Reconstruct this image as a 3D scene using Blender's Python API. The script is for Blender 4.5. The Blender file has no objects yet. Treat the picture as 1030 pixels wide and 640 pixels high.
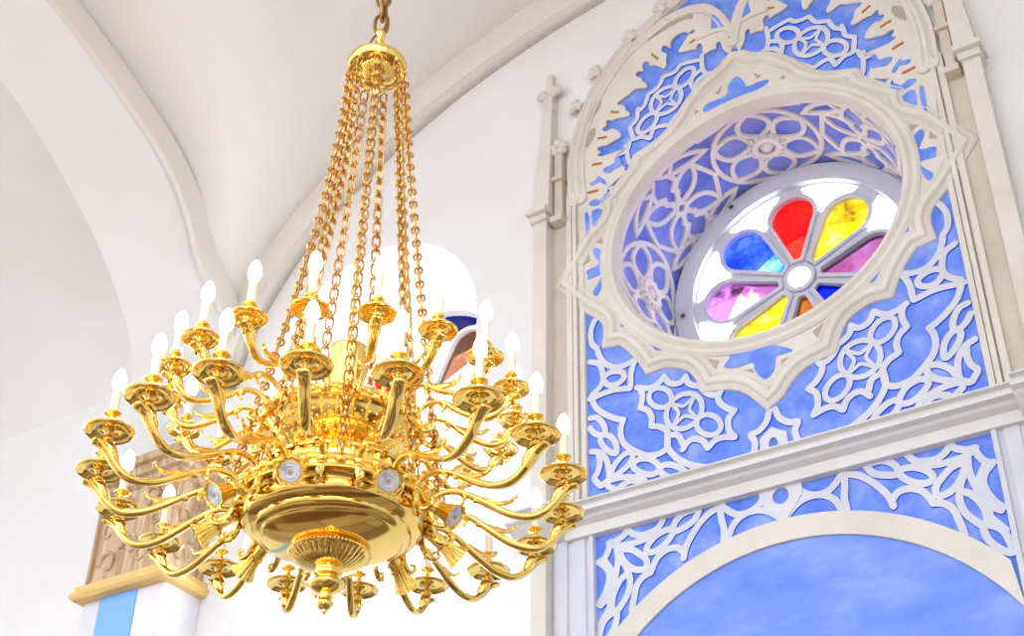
import bpy, bmesh, math, random, json
from mathutils import Vector, Matrix
random.seed(7)
PI = math.pi
SC = bpy.context.scene
COL = SC.collection

# ------------------------------------------------------------------ frame of the altar wall
# x along the wall (right), y into the wall, z up; U = size unit of the wall decoration
U = 1.5
X0, Y0, Z0 = -2.6755, 7.1176, 7.7436          # centre of the rose window on the wall face
def P(x, z, d=0.0):
    """point of the altar wall: x,z in wall units, d = depth behind the wall face"""
    return Vector((X0 + U*x, Y0 + U*d, Z0 + U*z))

# ------------------------------------------------------------------ materials
def srgb(r, g, b):
    f = lambda c: (c/255/12.92) if c/255 <= .04045 else ((c/255+.055)/1.055)**2.4
    return (f(r), f(g), f(b), 1)
MATS = {}
def mat(name, col, rough=.6, metal=0.0, emit=None, es=0.0, noise=None, nscale=6.0, bump=0.0, spec=.5, stretch=None, bscale=None):
    if name in MATS: return MATS[name]
    m = bpy.data.materials.new(name); m.use_nodes = True
    nt = m.node_tree; b = nt.nodes['Principled BSDF']
    b.inputs['Base Color'].default_value = col
    b.inputs['Roughness'].default_value = rough
    b.inputs['Metallic'].default_value = metal
    b.inputs['Specular IOR Level'].default_value = spec
    if emit:
        b.inputs['Emission Color'].default_value = emit; b.inputs['Emission Strength'].default_value = es
    if noise or bump:
        tc = nt.nodes.new('ShaderNodeTexCoord'); mp = nt.nodes.new('ShaderNodeMapping')
        nt.links.new(tc.outputs['Object'], mp.inputs['Vector'])
        if stretch: mp.inputs['Scale'].default_value = stretch
    if noise:
        n = nt.nodes.new('ShaderNodeTexNoise'); n.inputs['Scale'].default_value = nscale; n.inputs['Detail'].default_value = 6
        n.inputs['Roughness'].default_value = .62
        r = nt.nodes.new('ShaderNodeValToRGB'); r.color_ramp.elements[0].position = .32; r.color_ramp.elements[1].position = .68
        cols = [noise[0]] + ([noise[1]] if len(noise) > 1 else [col])
        r.color_ramp.elements[0].color = cols[0]; r.color_ramp.elements[1].color = cols[1]
        if len(noise) > 2:
            e = r.color_ramp.elements.new(.5); e.color = noise[2]
        nt.links.new(mp.outputs[0], n.inputs['Vector']); nt.links.new(n.outputs['Fac'], r.inputs['Fac'])
        nt.links.new(r.outputs['Color'], b.inputs['Base Color'])
    if bump:
        n2 = nt.nodes.new('ShaderNodeTexNoise'); n2.inputs['Scale'].default_value = bscale or nscale*3; n2.inputs['Detail'].default_value = 4
        bp = nt.nodes.new('ShaderNodeBump'); bp.inputs['Strength'].default_value = bump; bp.inputs['Distance'].default_value = .02
        nt.links.new(mp.outputs[0], n2.inputs['Vector']); nt.links.new(n2.outputs['Fac'], bp.inputs['Height'])
        nt.links.new(bp.outputs['Normal'], b.inputs['Normal'])
    MATS[name] = m
    return m
M_plaster = mat('plaster', srgb(232,232,231), .9, noise=(srgb(235,235,235), srgb(228,227,225)), nscale=.6, spec=.2)
M_vault = mat('vault_plaster', srgb(236,233,230), .9, noise=(srgb(239,236,232), srgb(233,230,226)), nscale=.7, spec=.2)
M_reveal = mat('white_limewash', srgb(246,247,248), .6, spec=.4)
M_cornice = mat('pale_cornice', srgb(222,219,215), .85, noise=(srgb(225,222,219), srgb(216,213,208)), nscale=2, spec=.2)
M_rib = mat('rib_plaster', srgb(226,220,212), .9, spec=.2)
M_cream = mat('cream_stone', srgb(220,213,202), .85, noise=(srgb(224,218,209), srgb(213,205,193)), nscale=2.2, spec=.2)
M_grisaille = mat('grisaille', srgb(210,211,218), .85, noise=(srgb(216,216,221), srgb(202,203,214)), nscale=3, spec=.2)
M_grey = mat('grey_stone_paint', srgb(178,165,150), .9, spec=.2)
M_beige = mat('beige_stone', srgb(212,202,186), .9, noise=(srgb(216,207,192), srgb(202,191,174)), nscale=1.6, spec=.2)
M_edge = mat('deep_blue_shade_line', srgb(40,88,222), .85, spec=.2)  # dark shade lines of the painted tracery, put into the rib sides' colour
M_blue = mat('blue_fresco', srgb(96,142,236), .9, noise=(srgb(84,122,226), srgb(154,174,240), srgb(114,146,233)), nscale=3.8, spec=.15)
M_niche = mat('blue_niche_fresco', srgb(110,152,240), .9, noise=(srgb(106,142,231), srgb(148,170,240), srgb(124,154,236)), nscale=2.6, spec=.15, stretch=(.7,1,1.8))
M_rblue = mat('violet_blue_fresco', srgb(112,128,212), .9, noise=(srgb(98,116,214), srgb(150,160,226)), nscale=3, spec=.15)
M_rwhite = mat('warm_grisaille', srgb(222,217,214), .85, noise=(srgb(226,221,216), srgb(216,210,210)), nscale=3, spec=.2)
M_slit = mat('ochre_paint', srgb(190,118,40), .8)
M_winframe = mat('window_frame_paint', srgb(206,206,213), .7, noise=(srgb(210,210,216), srgb(199,200,208)), nscale=2, spec=.15)
M_gold = mat('polished_brass', (.94,.66,.185,1), .10, 1.0)
M_gold2 = mat('cast_brass', (.94,.66,.17,1), .20, 1.0, bump=.12, nscale=30, bscale=40)
M_chain = mat('chain_brass', srgb(206,158,84), .2, 1.0)
M_iron = mat('dark_brass', srgb(150,112,66), .3, 1.0)
M_candle = mat('candle_sleeve', srgb(232,224,196), .45)
M_bulb = mat('bulb_glass', (1,1,1,1), .3, emit=(1,.96,.88,1), es=3.0)
M_lens = mat('lens_glass', srgb(196,200,212), .15, spec=.8, noise=(srgb(172,178,196), srgb(226,228,234)), nscale=40)
M_lampcap = mat('lamp_amber', srgb(214,150,70), .3)
M_lavender = mat('lavender_plaster', srgb(226,224,234), .9, noise=(srgb(232,230,237), srgb(216,214,227)), nscale=2, spec=.2)
M_sky_stripe = mat('sky_blue_paint', srgb(132,182,255), .85, spec=.2)
def wood(name, c1, c2, sc):
    m = bpy.data.materials.new(name); m.use_nodes = True; nt = m.node_tree; b = nt.nodes['Principled BSDF']
    tc = nt.nodes.new('ShaderNodeTexCoord'); mp = nt.nodes.new('ShaderNodeMapping'); mp.inputs['Scale'].default_value = sc
    w = nt.nodes.new('ShaderNodeTexNoise'); w.inputs['Scale'].default_value = 4; w.inputs['Distortion'].default_value = 1.2; w.inputs['Detail'].default_value = 5
    r = nt.nodes.new('ShaderNodeValToRGB'); r.color_ramp.elements[0].color = c1; r.color_ramp.elements[1].color = c2; r.color_ramp.elements[0].position = .35; r.color_ramp.elements[1].position = .65
    nt.links.new(tc.outputs['Object'], mp.inputs['Vector']); nt.links.new(mp.outputs[0], w.inputs['Vector'])
    nt.links.new(w.outputs['Fac'], r.inputs['Fac']); nt.links.new(r.outputs[0], b.inputs['Base Color']); b.inputs['Roughness'].default_value = .5
    return m
M_wood = wood('limed_oak', srgb(168,134,94), srgb(206,182,146), (4,4,.5))
M_trim = wood('honey_oak', srgb(222,182,104), srgb(232,198,126), (.6,.6,6))
def floor_mat():
    m = bpy.data.materials.new('oak_floor'); m.use_nodes = True; nt = m.node_tree; b = nt.nodes['Principled BSDF']
    tc = nt.nodes.new('ShaderNodeTexCoord'); br = nt.nodes.new('ShaderNodeTexBrick'); br.inputs['Scale'].default_value = .5
    br.inputs['Color1'].default_value = srgb(84,54,24); br.inputs['Color2'].default_value = srgb(182,170,154); br.inputs['Mortar'].default_value = srgb(60,38,18)
    br.inputs['Mortar Size'].default_value = .02; br.inputs['Brick Width'].default_value = 1.4; br.inputs['Row Height'].default_value = .5; br.inputs['Bias'].default_value = -.22
    nt.links.new(tc.outputs['Object'], br.inputs['Vector']); nt.links.new(br.outputs['Color'], b.inputs['Base Color']); b.inputs['Roughness'].default_value = .4
    return m
M_floor = floor_mat()
def milk_glass():
    m = bpy.data.materials.new('milk_glass'); m.use_nodes = True; nt = m.node_tree
    for n in list(nt.nodes): nt.nodes.remove(n)
    out = nt.nodes.new('ShaderNodeOutputMaterial'); a = nt.nodes.new('ShaderNodeBsdfTranslucent'); t = nt.nodes.new('ShaderNodeBsdfTransparent'); mx = nt.nodes.new('ShaderNodeMixShader')
    a.inputs['Color'].default_value = (.97,.98,1,1); t.inputs['Color'].default_value = (.97,.98,1,1); mx.inputs[0].default_value = .35
    nt.links.new(a.outputs[0], mx.inputs[1]); nt.links.new(t.outputs[0], mx.inputs[2]); nt.links.new(mx.outputs[0], out.inputs[0]); return m

def glass(name, c1, c2, scale, lo=.35, hi=.65, c3=None):
    """coloured pane (light crosses its two faces): lets the daylight through, tinted by the streaky glass"""
    m = bpy.data.materials.new(name); m.use_nodes = True; nt = m.node_tree
    for n in list(nt.nodes): nt.nodes.remove(n)
    out = nt.nodes.new('ShaderNodeOutputMaterial'); tr = nt.nodes.new('ShaderNodeBsdfTransparent'); gl = nt.nodes.new('ShaderNodeBsdfGlossy')
    c1, c2 = [tuple(v**.5 for v in c[:3])+(1,) for c in (c1, c2)]; c3 = tuple(v**.5 for v in c3[:3])+(1,) if c3 else None
    gl.inputs['Roughness'].default_value = .08; mx = nt.nodes.new('ShaderNodeMixShader'); mx.inputs[0].default_value = .04
    tc = nt.nodes.new('ShaderNodeTexCoord'); n = nt.nodes.new('ShaderNodeTexNoise'); n.inputs['Scale'].default_value = scale; n.inputs['Detail'].default_value = 5
    n.inputs['Roughness'].default_value = .7
    r = nt.nodes.new('ShaderNodeValToRGB'); r.color_ramp.elements[0].position = lo; r.color_ramp.elements[1].position = hi
    r.color_ramp.elements[0].color = c1; r.color_ramp.elements[1].color = c2
    if c3: e = r.color_ramp.elements.new((lo+hi)/2); e.color = c3
    nt.links.new(tc.outputs['Object'], n.inputs['Vector']); nt.links.new(n.outputs['Fac'], r.inputs['Fac']); nt.links.new(r.outputs[0], tr.inputs['Color'])
    nt.links.new(tr.outputs[0], mx.inputs[1]); nt.links.new(gl.outputs[0], mx.inputs[2]); nt.links.new(mx.outputs[0], out.inputs[0])
    return m

# ------------------------------------------------------------------ object helpers
def link(name, me, parent=None, mats=()):
    o = bpy.data.objects.new(name, me); COL.objects.link(o)
    for m in (mats if isinstance(mats, (list, tuple)) else [mats]): me.materials.append(m)
    if parent: o.parent = parent
    return o
def from_bm(name, bm, mats, parent=None, smooth=True):
    me = bpy.data.meshes.new(name); bmesh.ops.recalc_face_normals(bm, faces=bm.faces); bm.to_mesh(me); bm.free()
    if smooth:
        me.polygons.foreach_set('use_smooth', [True]*len(me.polygons))
        try: me.set_sharp_from_angle(angle=math.radians(38))
        except Exception: pass
    return link(name, me, parent, mats)
def empty(name, loc, label, cat, group=None):
    o = bpy.data.objects.new(name, None); COL.objects.link(o); o.location = loc; o.empty_display_size = .1
    tag(o, label, cat, group); return o
def tag(o, label, cat, group=None):
    o['label'] = label; o['category'] = cat
    if group: o['group'] = group
    return o
def struct(o, label=None, cat=None):
    o['kind'] = 'structure'
    if label: o['label'] = label
    if cat: o['category'] = cat
    return o
def reparent(o, par):
    o.parent = par; o.matrix_parent_inverse = par.matrix_basis.inverted(); return o

def catmull(pts, n=5):
    if len(pts) < 3: return [Vector(p) for p in pts]
    V = [Vector(p) for p in pts]; out = []
    closed = (V[0]-V[-1]).length < 1e-5
    for i in range(len(V)-1):
        p1, p2 = V[i], V[i+1]
        p0 = V[i-1] if i > 0 else (V[-2] if closed else p1*2-p2)
        p3 = V[i+2] if i+2 < len(V) else (V[1] if closed else p2*2-p1)
        for k in range(n):
            t = k/n
            out.append(.5*((2*p1)+(p2-p0)*t+(2*p0-5*p1+4*p2-p3)*t*t+(3*p1-p0-3*p2+p3)*t**3))
    out.append(V[-1]); return out

def ribbon(bm, pts, prof, mp, closed=False, sides=(0, 0), miter=2.0):
    """sweep a relief profile [(offset, height)...] along a 2-D line; mp maps (u,v,h) to space.
    the first and last face of the profile take material index 1 when sides=(1,1)"""
    n = len(pts); rings = []
    for i in range(n):
        a = pts[i-1] if (i > 0 or closed) else None
        b = pts[(i+1) % n] if (i < n-1 or closed) else None
        d1 = (pts[i]-a).normalized() if a is not None and (pts[i]-a).length > 1e-7 else None
        d2 = (b-pts[i]).normalized() if b is not None and (b-pts[i]).length > 1e-7 else None
        if d1 is None: d1 = d2
        if d2 is None: d2 = d1
        if d1 is None: continue
        n1 = Vector((-d1.y, d1.x)); n2 = Vector((-d2.y, d2.x)); m = n1+n2
        if m.length < 1e-4: m = n1
        m.normalize(); k = min(miter, 1/max(.05, m.dot(n1)))
        rings.append([bm.verts.new(mp(pts[i].x+m.x*k*o, pts[i].y+m.y*k*o, h)) for o, h in prof])
    R = len(rings)
    for i in range(R if closed else R-1):
        A, B = rings[i], rings[(i+1) % R]
        for j in range(len(prof)-1):
            f = bm.faces.new((A[j], A[j+1], B[j+1], B[j]))
            if (j == 0 and sides[0]) or (j == len(prof)-2 and sides[1]): f.material_index = 1
    if not closed:
        for r in (rings[0], rings[-1]):
            try:
                f = bm.faces.new(r); f.material_index = 1 if sides[0] else 0
            except Exception: pass
        for i, q in ((0, pts[0]), (-1, pts[-1])):           # rounded ends
            jr = random.uniform(.93, 1.0)
            ro, rt, ht = abs(prof[0][0])*jr, abs(prof[1][0])*jr, max(h for _, h in prof)*random.uniform(.90, .985); N = 12
            O = [bm.verts.new(mp(q.x+ro*math.cos(2*PI*k/N), q.y+ro*math.sin(2*PI*k/N), prof[0][1]+.0015*random.random())) for k in range(N)]
            T = [bm.verts.new(mp(q.x+rt*math.cos(2*PI*k/N), q.y+rt*math.sin(2*PI*k/N), ht)) for k in range(N)]
            for k in range(N):
                f = bm.faces.new((O[k], O[(k+1) % N], T[(k+1) % N], T[k])); f.material_index = 1 if sides[0] else 0
            bm.faces.new(T)
def wallmap(u, v, h): return P(u, v, -h)
def band_prof(w, h): return [(-w*.58, 0), (-w*.48, h*.94), (0, h*1.06), (w*.48, h*.94), (w*.58, 0)]

def plate(name, polys, h0, h1, mats, parent=None, mp=None):
    """flat cut-out with holes (outline polygons, even-odd fill) standing h1 proud of the wall"""
    cu = bpy.data.curves.new(name+'_outline', 'CURVE'); cu.dimensions = '2D'; cu.fill_mode = 'BOTH'
    cu.extrude = (h1-h0)/2
    for p in polys:
        s = cu.splines.new('POLY'); s.points.add(len(p)-1); s.use_cyclic_u = True
        for i, q in enumerate(p): s.points[i].co = (q[0], q[1], 0, 1)
    ob = bpy.data.objects.new(name+'_outline', cu); COL.objects.link(ob)
    dg = bpy.context.evaluated_depsgraph_get(); me = bpy.data.meshes.new_from_object(ob.evaluated_get(dg))
    bpy.data.objects.remove(ob); bpy.data.curves.remove(cu); me.name = name
    hm = (h0+h1)/2
    for v in me.vertices: v.co = (mp or wallmap)(v.co.x, v.co.y, hm+v.co.z)
    me.materials.clear()
    bm = bmesh.new(); bm.from_mesh(me); bmesh.ops.remove_doubles(bm, verts=bm.verts, dist=1e-5)
    bmesh.ops.recalc_face_normals(bm, faces=bm.faces); bm.to_mesh(me); bm.free()
    return link(name, me, parent, mats)

def box(bm, c, s, mi=0, bevel=0):
    r = bmesh.ops.create_cube(bm, size=1, matrix=Matrix.Translation(c) @ Matrix.Diagonal((s[0], s[1], s[2], 1)))
    if bevel:
        es = list({e for v in r['verts'] for e in v.link_edges})
        bmesh.ops.bevel(bm, geom=es, offset=bevel, segments=2, affect='EDGES', profile=.7)
def wbox(bm, x0, x1, z0, z1, d0, d1, bevel=0):
    a, b = P(x0, z0, d0), P(x1, z1, d1)
    box(bm, (a+b)/2, (abs(b.x-a.x), abs(b.y-a.y), abs(b.z-a.z)), bevel=bevel)

def lathe(bm, prof, segs=48, org=Vector((0,0,0)), flute=None, axis=None):
    """prof: (r, z) list; flute(r,z,ang)->r; axis: optional rotation matrix"""
    rings = []
    for r, z in prof:
        if r < 1e-6:
            v = Vector((0, 0, z)); v = axis @ v if axis else v
            rings.append([bm.verts.new(org+v)])
        else:
            L = []
            for k in range(segs):
                a = 2*PI*k/segs; rr = flute(r, z, a) if flute else r
                v = Vector((rr*math.cos(a), rr*math.sin(a), z)); v = axis @ v if axis else v
                L.append(bm.verts.new(org+v))
            rings.append(L)
    for A, B in zip(rings, rings[1:]):
        for k in range(segs):
            a0, a1 = A[k % len(A)], A[(k+1) % len(A)]; b0, b1 = B[k % len(B)], B[(k+1) % len(B)]
            vs = []
            for v in (a0, a1, b1, b0):
                if v not in vs: vs.append(v)
            if len(vs) > 2:
                try: bm.faces.new(vs)
                except Exception: pass
def tube(bm, pts, rad, segs=10, flat=1.0, side=None, caps=True):
    """round tube along pts (Vectors) with radius per point; flat squashes it along the frame's second axis"""
    n = len(pts); rad = rad if isinstance(rad, (list, tuple)) else [rad]*n; rings = []
    side = Vector(side) if side else None; prev = None
    for i in range(n):
        t = (pts[min(i+1, n-1)]-pts[max(i-1, 0)]).normalized()
        if side is not None: s = (side-t*side.dot(t)).normalized()
        else:
            ref = prev if prev is not None else (Vector((0,0,1)) if abs(t.z) < .9 else Vector((1,0,0)))
            s = (ref-t*ref.dot(t)).normalized()
        prev = s; w = t.cross(s)
        fl_ = flat[i] if isinstance(flat, (list, tuple)) else flat
        rings.append([bm.verts.new(pts[i]+(s*math.cos(2*PI*k/segs)+w*math.sin(2*PI*k/segs)*fl_)*rad[i]) for k in range(segs)])
    for A, B in zip(rings, rings[1:]):
        for k in range(segs): bm.faces.new((A[k], A[(k+1) % segs], B[(k+1) % segs], B[k]))
    if caps:
        bm.faces.new(rings[0][::-1]); bm.faces.new(rings[-1])
def sphere(bm, c, r, u=10, v=8, sc=(1,1,1)):
    bmesh.ops.create_uvsphere(bm, u_segments=u, v_segments=v, radius=r, matrix=Matrix.Translation(c) @ Matrix.Diagonal((sc[0], sc[1], sc[2], 1)))
def oval_link(bm, c, t, s, hl, hw, wire, segs=6, n=14):
    """one chain link: stadium-like loop; t long axis, s wide axis"""
    pts = []
    for k in range(n):
        a = 2*PI*k/n; ca, sa = math.cos(a), math.sin(a)
        pts.append(c+t*hl*math.copysign(abs(sa)**.8, sa)+s*hw*math.copysign(abs(ca)**.6, ca))
    w = t.cross(s); rings = []
    for i in range(n):
        d = (pts[(i+1) % n]-pts[i-1]).normalized(); q = w.cross(d)
        rings.append([bm.verts.new(pts[i]+(w*math.cos(2*PI*k/segs)+q*math.sin(2*PI*k/segs))*wire) for k in range(segs)])
    for i in range(n):
        A, B = rings[i], rings[(i+1) % n]
        for k in range(segs): bm.faces.new((A[k], A[(k+1) % segs], B[(k+1) % segs], B[k]))
def V2(l): return [Vector(p) for p in l]
def smooth_poly(l, n=3):
    q = catmull(list(l)+[l[0]], n); return [(v.x, v.y) for v in q[:-1]]
def mir(l): return [(-x, z) for x, z in l]
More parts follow.
